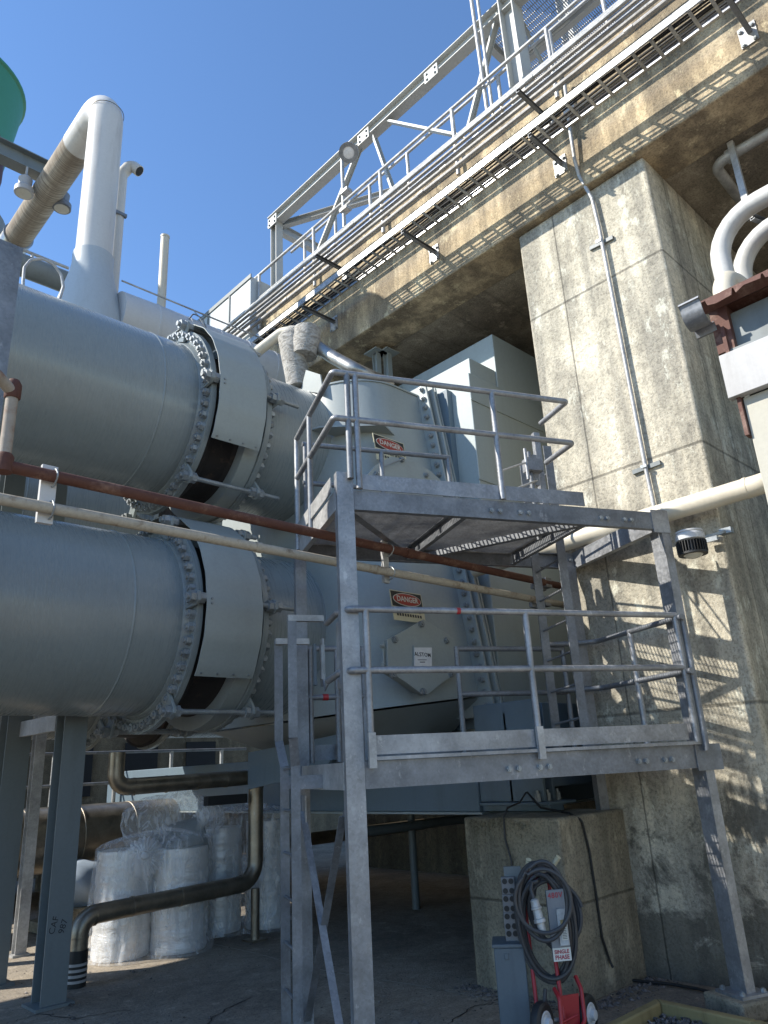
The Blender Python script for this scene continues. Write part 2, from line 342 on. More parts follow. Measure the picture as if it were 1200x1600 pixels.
# paint line / sealed joint across the slab
lm = MB()
jp = [onz(330, 1475, 0), onz(400, 1490, 0), onz(480, 1512, 0), onz(560, 1526, 0), onz(650, 1540, 0), onz(720, 1553, 0), onz(790, 1570, 0)]
for a, b in zip(jp[:-1], jp[1:]):
    d = (b-a).normalized(); n = Z.cross(d)*.011; lm.add([a-n+Z*.004, b-n+Z*.004, b+n+Z*.004, a+n+Z*.004], [(0, 1, 2, 3)])
tag(lm.build('slab_joint', 'pipew'), kind='structure')
# grit and small litter, gathered along edges
db = MB(); rd = random.Random(11)
for i in range(1500):
    t_ = rd.random()
    if t_ < .35: x, y = rd.gauss(5.25, .12), rd.uniform(3.6, 4.8)
    elif t_ < .6: x, y = rd.uniform(5.4, 6.35), 3.66-abs(rd.gauss(0, .12))
    else: x, y = rd.uniform(1.5, 5.5), rd.uniform(3.2, 10)
    r_ = rd.uniform(.003, .010) if rd.random() < .93 else rd.uniform(.012, .028); a_ = rd.random()*3.1; u_, v_ = V((math.cos(a_), math.sin(a_), 0))*r_*rd.uniform(.8, 2), V((-math.sin(a_), math.cos(a_), 0))*r_
    p = V((x, y, .005+r_*.3)); h_ = Z*r_*.4
    db.add([p-u_-h_, p-v_-h_, p+u_-h_, p+v_-h_, p+h_], [(0, 1, 4), (1, 2, 4), (2, 3, 4), (3, 0, 4), (3, 2, 1, 0)])
tag(db.build('floor_grit', 'gravel'), kind='stuff')
for j, ps in enumerate((((10, 1600), (60, 1585), (120, 1592), (170, 1582), (205, 1578)), ((390, 1560), (330, 1590), (300, 1640)), ((700, 1600), (735, 1575), (770, 1568), (800, 1540)))):
    c_ = MB(); pts = [onz(x, y, 0) for x, y in ps]
    for a, b_ in zip(pts[:-1], pts[1:]):
        d_ = (b_-a); n_ = Z.cross(d_).normalized()
        m_ = [a+d_*k/8+n_*rd.uniform(-.02, .02)*(0 < k < 8) for k in range(9)]
        for p, q_ in zip(m_[:-1], m_[1:]): w_ = rd.uniform(.003, .008); c_.add([p-n_*w_+Z*.0035, q_-n_*w_+Z*.0035, q_+n_*w_+Z*.0035, p+n_*w_+Z*.0035], [(0, 1, 2, 3)])
    tag(c_.build('floor_crack', 'blackd' if False else 'black'), kind='structure')
# ================================================================== concrete deck high above, its pillar, the pedestal
dk = thing('concrete_deck', (6.28, 3, 7.7), 'long elevated concrete deck with weathered tan side face running along the top of the scene', 'concrete deck')
b = MB(); b.bb(6.28, 6.9, -9, 13.2, 7.695, 9.42); b.build('side_beam', 'fascia', dk, .015)
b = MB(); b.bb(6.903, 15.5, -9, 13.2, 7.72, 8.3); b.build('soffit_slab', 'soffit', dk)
b = MB(); b.bb(6.903, 15.5, -9, 13.2, 8.303, 9.3); b.build('walkway_slab', 'fascia', dk)
b = MB(); b.bb(15.503, 16.2, -9, 13.2, 7.2, 9.42); b.build('far_beam', 'fascia', dk)
b = MB(); b.bb(6.38, 10.2, 2.36, 3.985, -.05, 7.694)
tag(b.build('concrete_pillar', 'pillar', bevel=.03, loc=(7.5, 3.1, 0)), 'massive square concrete pillar holding up the elevated deck, cream face streaked dark', 'pillar')
b = MB(); b.bb(10.21, 13, -.9, 12, -.05, 7.69); 
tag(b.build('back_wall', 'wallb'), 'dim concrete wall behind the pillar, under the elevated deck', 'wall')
pd = MB(); pd.bb(5.35, 6.378, 3.70, 4.70, -.02, 1.30)
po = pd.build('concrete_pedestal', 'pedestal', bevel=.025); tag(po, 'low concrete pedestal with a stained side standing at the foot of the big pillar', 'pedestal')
# chipped, rough aggregate patch on its upper edge
pa = MB()
for i in range(520):
    u = random.random(); y = 4.62-u*.66; zz = 1.285-abs(random.gauss(0, .055))-.02*math.sin(u*9)
    if zz < 1.10: continue
    r = random.uniform(.004, .011); pa.box((5.349, y, zz), r, r*1.6, r*1.3, tuple(Matrix.Rotation(random.random()*3, 3, V((random.random(), random.random(), random.random())).normalized()) @ a for a in (X, Y, Z)))
tag(pa.build('exposed_aggregate', 'pedestal', po), kind='stuff')
kb = thing('yellow_kerb', (5.4, 2.6, 0), 'low yellow painted concrete kerb around the gravel bed', 'kerb')
A0, A1, A2, A3 = onz(900, 1622, .11), onz(1025, 1559, .11), onz(1182, 1592, .11), onz(1330, 1545, .11)
b = MB()
def kerbseg(mb, p, q, wd=.075):
    d = (q-p).normalized(); n = V((d.y, -d.x, 0))*wd; mb.prism([p, q, q+n, p+n], (0, 0, -.13))
d1 = (A1-A0).normalized(); n1 = V((d1.y, -d1.x, 0)); d2 = (A2-A1).normalized(); n2 = V((d2.y, -d2.x, 0))
mid = A1+(n1+n2).normalized()*.075/math.cos(n1.angle(n2)/2)
b.prism([A0, A1, mid, A0+n1*.075], (0, 0, -.13)); b.prism([A1+d2*.002, A2, A2+n2*.075, mid+d2*.002], (0, 0, -.13)); b.build('kerb_run', 'yellow', kb, .012)
b = MB(); kerbseg(b, A2+V((0, -.003, 0)), A2+V((-.25, -1.3, 0))); b.build('kerb_return', 'yellow', kb, .012)
# gravel
g = MB(); c0 = mid+V((0, 0, 0)); gx0, gx1, gy0, gy1 = 4.3, 6.0, 1.6, 3.2
ico = []; 
for i in range(6500):
    x, y = random.uniform(4.4, 5.8), random.uniform(1.7, 3.2); p = V((x, y, 0))
    if (p-mid).dot(n1) < .0 or (p-mid).dot(n2) < .0: continue
    r = random.uniform(.006, .019); zz = random.uniform(0, .035); rot = Matrix.Rotation(random.random()*6, 3, V((random.gauss(0, 1), random.gauss(0, 1), random.gauss(0, 1))).normalized())
    a, bb_, cc = rot @ X*r*random.uniform(.8, 1.5), rot @ Y*r, rot @ Z*r*random.uniform(.5, 1); q = V((x, y, zz+.012))
    g.add([q+a, q-a, q+bb_, q-bb_, q+cc, q-cc], [(0, 2, 4), (2, 1, 4), (1, 3, 4), (3, 0, 4), (2, 0, 5), (1, 2, 5), (3, 1, 5), (0, 3, 5)])
tag(g.build('gravel', 'gravel'), kind='stuff')
# ================================================================== large ducts
def duct(y, z, xs, xe, label, near=True, fx1=3.18, fx2=4.02, bandth=-31, seamx=2.9):
    r = .866; t = thing('water_duct', (3.5, y, z-r), label, 'duct', 'large parallel ducts' if not near else None)
    b = MB(); prof = [(xs, r)]
    b.lathe((xs, y, z), X, [(r-.02, 0), (r, 0.001), (r, seamx-xs-.012), (r+.006, seamx-xs-.004), (r+.006, seamx-xs+.004), (r, seamx-xs+.012), (r, fx1-xs)], 128); b.build('duct_shell', 'duct', t, sm=30)
    # flange ring, weld fillet, bolts
    def flange(x0, ro, inward):
        f = MB(); f.ring((x0, y, z), X, ro, r-.05, .06, 128); s_ = x0-.001 if inward else x0+.061
        f.lathe((x0-(.05 if inward else -.11)+0, y, z), X*(1 if inward else -1), [(r+.001, 0), (r+.008, 0), (r+.035, .05), (r+.001, .05)], 96)
        fo = f.build('flange', 'duct', t)
        n = 52 if near else 32; bm_ = boltmesh(.074, .05)
        for k in range(n):
            a = 2*math.pi*(k+.5)/n
            if near and (math.sin(a) > .3 and False): continue
            place(bm_, 'bolt', fo, (x0-.001 if inward else x0+.061, y+math.cos(a)*(ro-.06), z+math.sin(a)*(ro-.06)), aim(-X if inward else X, a*3))
        return fo
    flange(fx1, 1.03, True); flange(fx2+.05, 1.02, False)
    b = MB(); b.lathe((fx1+.06, y, z), X, [(.80, 0), (.97, .001), (.97, .05), (.93, .09), (.86, .16), (.84, .4), (.86, fx2-fx1-.2), (.93, fx2-fx1-.12), (.97, fx2-fx1-.07), (.97, fx2-fx1-.012), (.8, fx2-fx1-.011)], 96); b.build('bellows', 'rub', t)
    b = MB(); L = fx2-fx1-.1; 
    for xx in (fx1+.075, fx2-.03): b.ring((xx, y, z), X, .992, .93, .012, 96)
    b.build('backing_ring', 'rub', t)
    if near: b = MB(); b.lathe((fx2-.13, y, z), X, [(.96, 0), (1.0, .003), (1.0, .172), (.96, .175)], 96); b.build('collar', 'steelp', t)
    # second part of the duct up to the water box
    b = MB(); b.lathe((fx2+.112, y, z), X, [(r-.02, 0), (r, .001), (r, xe-fx2-.11)], 96); b.build('duct_end', 'duct', t, sm=30)
    # cover band: thin curved sheet, open below
    if near:
        c = MB(); xs0, xs1 = fx1+.045, fx2-.03
        n = 60; a0, a1 = bandth, 152; vs = []; ro = 1.118
        for k in range(n+1):
            a = R_(a0+(a1-a0)*k/n); wob = .004*math.sin(k*1.3); d = V((0, -math.cos(a), math.sin(a)))
            for q, (rr, xx) in enumerate(((ro, xs0), (ro+.004, xs1), (ro-.004, xs1), (ro-.008, xs0))): vs.append(V((xx, y, z))+d*(rr+wob))
        fs = []
        for k in range(n):
            for q in range(4): fs.append((k*4+q, k*4+(q+1) % 4, k*4+4+(q+1) % 4, k*4+4+q))
        fs += [(3, 2, 1, 0), (n*4, n*4+1, n*4+2, n*4+3)]; c.add(vs, fs); cb = c.build('cover_band', 'steelp', t)
        sm_ = boltmesh(.018, .01, 0)
        d = V((0, -math.cos(R_(bandth+1.6)), math.sin(R_(bandth+1.6))))
        for k in range(4): place(sm_, 'screw', cb, V((xs0+.05+k*(xs1-xs0-.1)/3, y, z))+d*(ro+.003), aim(d))
        for zz in (0, .045):
            d = V((0, -1, 0)); place(sm_, 'screw', cb, (xs0+.05, y-ro-.003, z+.02+zz), aim(d))
    # tie rods with lugs
    big = boltmesh(.095, .06, .5)
    for a in ((-52, 4, 62, 118, 180, 240) if near else (-48,)):
        ar = R_(a); d = V((0, -math.cos(ar), math.sin(ar))); tg = X.cross(d); rr = 1.03 if a in (4, 62, 118) else 1.08
        p = V((0, y, z))+d*rr; l = MB()
        for xx, s_ in ((fx1-.03, 1), (fx2+.13, -1)):
            l.prism([p+X*(xx-.015)+tg*a_+d*b_ for a_, b_ in ((-.07, -.14), (.07, -.14), (.07, .05), (.04, .095), (-.04, .095), (-.07, .05))], X*.03)
            lo = l.build('rod_lug', 'duct', t, .004); l = MB(); place(big, 'rod_nut', lo, p+X*(xx-.015*s_)+d*.04, aim(X*-s_, a)); place(big, 'rod_nut', lo, p+X*(xx+.015*s_)+d*.04, aim(X*s_, a))
        q = MB(); q.cyl(p+X*(fx1-.12)+d*.04, p+X*(fx2+(.42 if a in (4, -52) else .3))+d*.04, .024, 12); q.build('tie_rod', 'bolt' if near else 'duct', t)
    return t
duct(6.85, 5.454, -6, 5.5, 'upper of the two near blue-grey ducts, its bolted joint under a curved cover band', fx1=3.36, fx2=3.99, bandth=-29, seamx=2.95)
duct(6.85, 3.20, -6, 5.4, 'lower of the two near blue-grey ducts, crossing the left edge at head height', fx1=3.28, fx2=3.95, bandth=-32.5, seamx=2.78)
duct(10.48, 5.5, -6, 6.5, 'far upper duct seen in the gap between the two near ducts', near=False, fx1=4.6, fx2=5.5)
duct(10.48, 3.2, 1.6, 6.5, 'far lower duct hanging in the shade below the near lower duct', near=False, fx1=4.2, fx2=5.1, seamx=3.0)
# ================================================================== condenser: rounded water box, flanges, housing
cd = thing('condenser', (6.6, 6.6, 1.3), 'blue-grey steel condenser with rounded water box and boxy housing behind the platforms', 'condenser')
def boxplan(k):   # half plan of the rounded water box at height fraction k (0 bottom, 1 top)
    fy = 5.06+.55*k; x0 = 4.86+.14*k; pts = [V((6.25, fy, 0))]; 
    cx, cy, rx, ry = x0+.72, fy+.86, .72, .86
    for i in range(0, 15):
        a = math.pi/2*i/14; pts.append(V((cx-rx*math.sin(a)*1.0, cy-ry*math.cos(a), 0)))
    pts.append(V((x0, 8.0+.2, 0))); pts.append(V((6.25, 8.6, 0))); return pts
b = MB(); ks = [0, .25, .5, .75, 1]; rows = []
for k in ks: rows.append([p+Z*(2.42+(6.15-2.42)*k-(.10*(6.25-p.x) if k == 0 else 0)) for p in boxplan(k)])
n = len(rows[0]); vs = [p for r in rows for p in r]; fs = []
for i in range(len(rows)-1):
    for j in range(n): fs.append((i*n+j, i*n+(j+1) % n, (i+1)*n+(j+1) % n, (i+1)*n+j))
fs += [tuple(range(n)), tuple((len(rows)-1)*n+j for j in range(n))]
b.add(vs, fs); b.build('water_box', 'boxp' if False else 'steelp', cd, sm=40)
b = MB()   # rim of the top plate
top = [p+Z*6.152 for p in boxplan(1)]; cen = V((5.8, 6.9, 6.152)); b.prism([cen+(p-cen)*1.012 for p in top], (0, 0, .022)); b.build('top_plate', 'steelp', cd)
# vertical double flange with bolts
def fy(z): return 5.06+.55*(z-2.42)/(6.15-2.42)
fl = MB()
for (x0, th, dy0) in ((6.16, .03, .17), (6.25, .035, .20), (6.34, .03, .17)):
    fl.prism([(x0, fy(2.2)-dy0, 2.2), (x0, fy(6.3)-dy0, 6.28), (x0, 8.6, 6.28), (x0, 8.6, 2.2)], (th, 0, 0))
fo = fl.build('box_flange', 'steelp', cd, .004)
bm_ = boltmesh(.055, .04)
for k in range(30):
    z = 2.3+k*.135; place(bm_, 'bolt', fo, (6.159, fy(z)-.10, z), aim(-X, k))
bm2 = boltmesh(.05, .035)
# housing blocks behind the flange
b = MB(); b.bb(6.47, 8.5, 5.0, 8.7, 1.9, 6.34); b.build('housing', 'boxp', cd, .01)
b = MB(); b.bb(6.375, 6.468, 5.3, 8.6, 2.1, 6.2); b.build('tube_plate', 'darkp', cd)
b = MB(); b.bb(6.56, 7.08, 5.04, 8.7, 6.343, 6.60); b.build('upper_step', 'boxp', cd, .008)
b = MB(); b.bb(7.083, 9.4, 5.02, 8.7, 6.343, 7.15); b.build('roof_block', 'boxp', cd, .008)
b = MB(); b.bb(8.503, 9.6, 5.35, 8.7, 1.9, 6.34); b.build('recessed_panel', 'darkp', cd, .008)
b = MB(); b.bb(6.45, 8.53, 4.985, 4.998, 4.9, 4.925); b.bb(6.45, 8.53, 4.985, 4.998, 5.95, 5.965); b.build('weld_seam', 'boxp', cd)
# lower body and hopper
b = MB(); lo = [p+Z*(2.40-(.10*(6.25-p.x))) for p in boxplan(0)]; cc = V((6.4, 7, 0)); n = len(lo)
hi = [V((cc.x+(p.x-cc.x)*.55, cc.y+(p.y-cc.y)*.62, 1.95)) for p in lo]; b.add(lo+hi, [(j, (j+1) % n, n+(j+1) % n, n+j) for j in range(n)]+[tuple(range(n, 2*n))]); b.build('hopper', 'steelp', cd)
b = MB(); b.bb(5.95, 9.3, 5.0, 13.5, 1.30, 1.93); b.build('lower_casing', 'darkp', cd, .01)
b = MB()
b.bb(5.93, 9.3, 4.96, 13.5, 1.275, 1.298); b.build('base_plate', 'steelp', cd, .004)
b = MB(); b.bb(6.0, 6.2, 4.2, 5.0, 1.303, 1.38); b.bb(5.9, 6.34, 4.15, 4.95, 1.36, 1.385)
b.bb(5.98, 6.02, 4.25, 5.0, 1.39, 2.3); b.bb(6.2, 6.24, 4.3, 5.0, 1.39, 1.7); b.bb(5.98, 6.3, 4.6, 4.63, 1.39, 2.2); b.build('support_foot', 'darkp', cd, .004)
b = MB(); b.bb(6.25, 7.4, 4.35, 4.99, 1.5, 2.28); b.build('support_girder', 'darkp', cd, .006)
nb = boltmesh(.05, .07)
for k in range(3): place(nb, 'foot_bolt', cd, (5.95+k*.16, 4.3, 1.386), aim(Z))
# shelf plates on the water box
def shelf(pts, z, th=.02):
    q = MB(); q.prism([onz(x, y, z) for x, y in pts], (0, 0, th)); return q.build('shelf_plate', 'steelp', cd)
shelf([(486, 672), (500, 668), (600, 664), (626, 690), (560, 692)], 5.42)
shelf([(515, 970), (545, 968), (612, 969), (634, 979), (560, 990)], 3.36)
# gussets near the duct
for zz in (1.96,):
    q = MB(); q.prism([(5.0, 5.9, 2.1), (5.0, 7.6, 2.0), (5.0, 7.6, 1.6), (5.0, 6.2, 1.75)], (.03, 0, 0)); q.build('gusset', 'darkp', cd)
# fin plates on top
q = MB(); q.prism([onx(470, 610, 5.0), onx(478, 578, 5.0), onx(500, 585, 5.0), onx(505, 615, 5.0)], (.02, 0, 0)); q.build('lifting_fin', 'steelp', cd)
# hatches: plane of the sloping front face
FP = V((6.25, 5.06, 2.42)); FN = V((0, -3.73, .55)).normalized(); FR = X; FU = FR.cross(FN) if FR.cross(FN).z > 0 else -FR.cross(FN)
def onf(x, y, off=0): return onpl(x, y, FP-V((0, 0, 0))+FN*off, FN)
def hatch(px, off=.10, th=.045):
    o = MB(); o.prism([onf(x, y, off) for x, y in px], FN*th); h = o.build('hatch_cover', 'steelp', cd, .003)
    c = sum((onf(x, y, off) for x, y in px), V((0, 0, 0)))/len(px)
    o = MB(); o.prism([c+(onf(x, y, off)-c)*.86-FN*.099 for x, y in px], FN*.098); o.build('hatch_neck', 'steelp', h)
    return h, c
hpx = [(657, 970), (690, 990), (705, 1001), (712, 1052), (690, 1066), (663, 1087), (655, 1087), (628, 1067), (601, 1050), (600, 1001), (618, 992)]
h1, hc = hatch(hpx)
hb = boltmesh(.055, .03)
for (x, y) in ((657, 976), (697, 1001), (616, 1000), (704, 1054), (613, 1055), (660, 1081)): place(hb, 'hatch_bolt', h1, onf(x, y, .146), aim(FN, x))
q = MB(); q.tube([onf(604, 1010, .06), onf(598, 1010, .12), onf(594, 1010, .12)], .018, 8); q.tube([onf(604, 1038, .06), onf(598, 1038, .12)], .018, 8); q.tube([onf(599, 1004, .11), onf(599, 1046, .11)], .011, 8); q.build('hinge', 'steelp', h1)
h2, hc2 = hatch([(607, 716), (640, 722), (668, 738), (684, 752), (690, 790), (660, 812), (600, 812), (560, 790), (562, 752), (582, 730)])
for (x, y) in ((627, 719), (588, 741), (665, 743)): place(hb, 'hatch_bolt', h2, onf(x, y, .146), aim(FN, x))
q = MB(); q.tube([onf(585, 742, .16), onf(600, 729, .19), onf(632, 716, .19)], .008, 8); q.build('hinge', 'bolt', h2)
q = MB(); pp = [onf(x, y, .147) for x, y in ((645, 1009), (676, 1009), (676, 1043), (645, 1043))]; q.prism(pp, FN*.012); q.build('plate_backing', 'steelp', h1)
q = MB(); pp = [onf(x, y, .16) for x, y in ((647, 1012), (674, 1012), (674, 1041), (647, 1041))]; q.prism(pp, FN*.006); np_ = q.build('name_plate', 'plate', h1)
text('ALSTOM', 'plate_lettering', 'ink', .056, onf(660.5, 1023, .168), FR, FU, np_, bold=.0004, spacing=1.12)
for yy, ww in ((1031, 14), (1034.5, 8)):
    q = MB(); 
    for k in range(9): 
        xx = 660.5-ww/2+k*ww/9; q.box(onf(xx, yy, .1665), .009, .008, .001, (FR, FU, FN))
    q.build('plate_small_print', 'ink', np_)
# danger signs
def danger(cx, cy, w, h, label, full=True, off=.07, roll=0):
    c = onf(cx, cy, off); t = thing('danger_sign', c, label, 'warning sign'); r_, u_ = FR, FU
    if roll: m = Matrix.Rotation(R_(roll), 3, FN); r_, u_ = m @ FR, m @ FU
    W_ = (onf(cx+w/2, cy, off)-onf(cx-w/2, cy, off)).length; H_ = W_*.70
    q = MB(); q.box(c, W_, H_, .006, (r_, u_, FN)); q.build('sign_plate', 'signyel', t)
    q = MB(); q.box(c+u_*H_*.215+FN*.004, W_*.95, H_*.50, .004, (r_, u_, FN)); q.build('black_panel', 'signblack', t)
    def ell(a, b_, z_, m_, nm, p=t):
        q = MB(); q.prism([c+u_*H_*.215+FN*z_+r_*math.cos(k*math.pi/16)*a+u_*math.sin(k*math.pi/16)*b_ for k in range(32)], FN*.003); return q.build(nm, m_, p)
    ell(W_*.44, H_*.215, .0065, 'signwhite', 'oval_rim'); ell(W_*.42, H_*.19, .0096, 'signred', 'red_oval')
    text('DANGER', 'danger_lettering', 'signwhite', H_*.25, c+u_*H_*.215+FN*.0145, r_, u_, t, bold=.0012, sx=.95)
    if full: text('CONFINED SPACE', 'sign_lettering', 'ink', H_*.165, c-u_*H_*.135+FN*.0055, r_, u_, t, bold=.001, sx=.78)
    else: text('CONFINED SPACE', 'sign_lettering', 'ink', H_*.165, c-u_*H_*.135+FN*.0055, r_, u_, t, bold=.001, sx=.78)
    q = MB()
    for k in range(10): q.box(c-u_*H_*.30+FN*.0045+r_*W_*(-.36+.08*k), W_*.05, H_*.09, .002, (r_, u_, FN))
    q.build('small_print', 'ink', t)
danger(610, 705, 44, 30, 'upper danger confined space sign on the water box, seen through the top handrail')
danger(637, 948, 48, 30, 'lower danger sign just above the hatch with the white name plate, half behind the rail')
# ================================================================== access platforms
pf = thing('access_platform', B(0, 0, 0), 'two storey galvanised steel access platform with handrails on tall posts in front of the condenser', 'platform')
def part(mb, name, mat, parent=pf, **k): return mb.build(name, mat, parent, **k)
ZU0, ZU1, ZL0, ZL1 = 3.655, 3.815, 1.62, 1.80
nutp = boltmesh(.034, .02, .3)
# posts
q = MB(); q.chan(B(.09, 0, 0), B(.09, 0, 3.965), .06, .135, .010, up=UB*-1, flip=1)
q = MB(); q.prism([B(-.045, 0, -.122), B(.09, 0, -.122), B(.09, .006, -.122), B(-.035, .006, -.122), B(-.035, .075, -.122), B(-.045, .075, -.122)], (0, 0, 3.82)); q.prism([B(.081, .0062, -.122), B(.09, .0062, -.122), B(.09, .075, -.122), B(.081, .075, -.122)], (0, 0, 3.815)); part(q, 'post', 'galv')
q = MB()   # right post: web facing the ducts, flange to the front
q.prism([B(2.99, 0, 0.03), B(3.0, 0, .03), B(3.0, .16, .03), B(2.99, .16, .03)], (0, 0, 3.57)); q.prism([B(3.001, 0, .03), B(3.075, 0, .03), B(3.075, .009, .03), B(3.001, .009, .03)], (0, 0, 3.57)); q.prism([B(3.001, .151, .03), B(3.075, .151, .03), B(3.075, .16, .03), B(3.001, .16, .03)], (0, 0, 3.57)); part(q, 'post', 'galv')
q = MB(); q.box(B(3.03, .08, .02), .26, .26, .02, AXB); bp = part(q, 'base_plate', 'galv')
for a, c in ((-.1, -.1), (.1, -.1), (.1, .1), (-.1, .1)): place(nutp, 'anchor_nut', bp, B(3.03+a, .08+c, .03), aim(Z))
q = MB(); q.box(B(3.03, .08, -.056), .40, .38, .125, AXB); q.build('post_footing', 'pedestal', pf, .02)
for (u, v, h) in ((-.03, 1.32, 3.53), (2.88, 1.30, 3.53)):
    q = MB(); q.prism([B(u-.05, v, -.122), B(u+.05, v, -.122), B(u+.05, v+.008, -.122), B(u-.042, v+.008, -.122), B(u-.042, v+.08, -.122), B(u-.05, v+.08, -.122)], (0, 0, h)); part(q, 'post', 'galvd')
# X bracing on the left side
for (a, c, dv) in ((B(-.035, 1.25, 1.45), B(-.035, .1, -.05), 0), (B(-.02, .10, 1.45), B(-.02, 1.25, -.03), 0)):
    q = MB(); q.angle(a, c, .065, .05, .007, up=UB*-1); part(q, 'cross_brace', 'galv' if c.z < .075 else 'galvd')
q = MB(); q.box(B(-.05, 1.26, 1.45), .012, .14, .22, AXB); part(q, 'gusset_plate', 'galv')
def deck(u0, u1, v0, v1, z1, hgt, mesh_end=None):
    ze = z1-hgt; hk = hgt*PK
    # perimeter channels
    q = MB(); q.chan(B(.0915, v0-.001, (z1+ze)/2), B((mesh_end or u1), v0-.001, (z1+ze)/2), .05, hk, .008, flip=-1); fb = part(q, 'front_channel', 'galvd')
    for uu in ((1.28, 1.36, 1.55, 1.63) if mesh_end else (1.20, 1.28, 1.46, 1.54)) + (2.35, 2.42, 2.60, 2.67): place(nutp, 'bolt', fb, B(uu, v0-.001, ze+hgt*.42), aim(-WB, uu*9))
    q = MB(); q.chan(B(u0, v1, (z1+ze)/2), B(mesh_end or u1, v1, (z1+ze)/2), .05, hk, .008, flip=1); part(q, 'back_channel', 'galvd')
    q = MB(); q.chan(B(u0, v0+.052, (z1+ze)/2), B(u0, v1-.052, (z1+ze)/2), .045, hk, .008, flip=1); part(q, 'side_channel', 'galvl')
    q = MB(); q.chan(B(u1-.01, v0+.052, (z1+ze)/2), B(u1-.01, v1-.052, (z1+ze)/2), .045, hk*.9, .008, flip=-1); part(q, 'side_channel', 'galvd')
    um = (u0+u1)/2-.02
    q = MB(); q.chan(B(um, v0+.052, (z1+ze)/2-.01), B(um, v1-.052, (z1+ze)/2-.01), .045, hk*.8, .008, flip=-1); part(q, 'joist', 'galvd')
    for (a, c) in (((u0+.06, v0+.07), (um-.03, v1-.1)), ((u1-.08, v0+.07), (um+.06, v1-.1))):
        q = MB(); q.angle(B(a[0], a[1], ze+.01), B(c[0], c[1], ze+.01), .06, .05, .007); part(q, 'deck_brace', 'galvd')
    # open grating, real bars
    g = MB(); n = int((v1-v0-.03)/.030)
    for k in range(n+1): g.box(B((u0+u1)/2, v0+.015+k*.030, z1-.014), (u1-u0-.02)*PK, .005, .026, AXB)
    m = int((u1-u0)/.1)
    for k in range(m): g.box(B(u0+.06+k*.1, (v0+v1)/2, z1-.005), .007, (v1-v0-.02)*PK, .007, AXB)
    part(g, 'grating', 'galvl')
deck(-.05, 2.25, 0.0, 1.42, ZU1, ZU1-ZU0, mesh_end=2.97)
deck(-.05, 2.97, 0.0, 1.42, ZL1, ZL1-ZL0)
q = MB(); q.chan(B(2.93, .06, 3.73), B(2.93, 1.40, 3.73), .06, .16, .009, flip=1); part(q, 'cross_channel', 'galv')
q = MB(); q.box(B(2.99, -.006, 3.73), .17, .008, .20, AXB); part(q, 'splice_plate', 'galv')
q = MB(); q.box(B(3.04, -.008, 1.70), .24, .01, .19, AXB); part(q, 'splice_plate', 'galvd')
q = MB(); q.box(B(2.86, 1.33, 3.73), .16, .012, .16, AXB); sp = part(q, 'splice_plate', 'galv')
for a in (-.04, .03): place(nutp, 'bolt', sp, B(2.86+a, 1.322, 3.73), aim(-WB))
# toe boards
for (p, c, z) in ((B(.14, -.012, 3.885), B(2.2, -.012, 3.885), 0), (B(.15, -.012, 1.905), B(1.44, -.012, 1.905), 0), (B(1.5, -.012, 1.905), B(2.87, -.012, 1.905), 0)):
    q = MB(); q.bar(p, c, .008, .12); part(q, 'toe_board', 'galv')
q = MB(); q.bar(B(.15, -.02, 1.815), B(2.95, -.02, 1.815), .045, .022); part(q, 'kick_angle', 'galv')
for z in (3.885, 1.905):
    q = MB(); q.bar(B(-.02, 1.43, z), B(2.2, 1.43, z), .008, .12); part(q, 'toe_board', 'galvd')
q = MB(); q.bar(B(-.065, .1, 3.885), B(-.065, 1.36, 3.885), .008, .12); part(q, 'toe_board', 'galvl')
# handrails (round tube)
RR = .024
def rail(pts, bend=.06, m='galv', r=RR): q = MB(); q.tube(pts, r, 12, bend); return part(q, 'handrail', m)
def stan(u, v, z0, z1, m='galv', tail=0):
    q = MB(); q.cyl(B(u, v, z0-tail), B(u, v, z1), RR, 12); 
    if tail: q.box(B(u, v-.012, z0-.06), .055, .03, .16, AXB)
    return part(q, 'stanchion', m)
# upper deck rails: left side, front, short return at the right
for z in (4.83, 4.415): rail([B(-.06, 1.30, z), B(-.06, -.03, z), B(2.16, -.03, z), B(2.16, .43, z)], .03)
for u in (.13, 1.39): stan(u, -.03, 3.82, 4.83)
stan(.06, -.03, 3.9, 4.83, 'galvd')
stan(-.06, 1.30, 3.7, 4.83); stan(-.06, .78, 3.7, 4.83, 'galvd'); stan(2.10, .62, 3.7, 4.6, 'galvd')
for z in (4.83, 4.415): rail([B(.02, 1.40, z), B(1.62, 1.40, z)], 0, 'galvd')
for u in (.05, .85, 1.6): stan(u, 1.40, 3.82, 4.83, 'galvd')
rail([B(1.18, 1.40, 3.9), B(1.18, 1.40, 4.27), B(2.0, 1.40, 4.30), B(2.06, 1.40, 3.9)], .04, 'galv')
# lower deck rails
for z in (2.865, 2.42): rail([B(-.04, .42, z-.02), B(-.04, .12, z), B(.02, -.03, z), B(2.93, -.03, z)], .03)
for u in (.135, 1.47, 2.93): stan(u, -.03, 1.82, 2.865, tail=.0)
for u in (.135, 1.47): 
    q = MB(); q.box(B(u, -.045, 1.87), .05, .03, .22, AXB); part(q, 'stanchion_foot', 'galvl')
stan(2.995, -.05, 1.75, 2.86, 'galvd'); 
for z in (2.84, 2.385): rail([B(2.95, -.10, z), B(2.95, 1.15, z), B(2.72, 1.30, z-.0), B(2.45, 1.36, z)], .1, 'galvd')
stan(2.95, .62, 1.82, 2.84, 'galv')
for z in (2.80, 2.37): rail([B(.0, 1.37, z), B(.55, 1.37, z)], 0, 'galvd'); 
for z in (2.80, 2.37): rail([B(1.5, 1.37, z), B(2.68, 1.37, z)], 0, 'galvd')
for u in (.05, .30, .55, 1.5, 2.68): stan(u, 1.37, 1.82, 2.82, 'galvd')
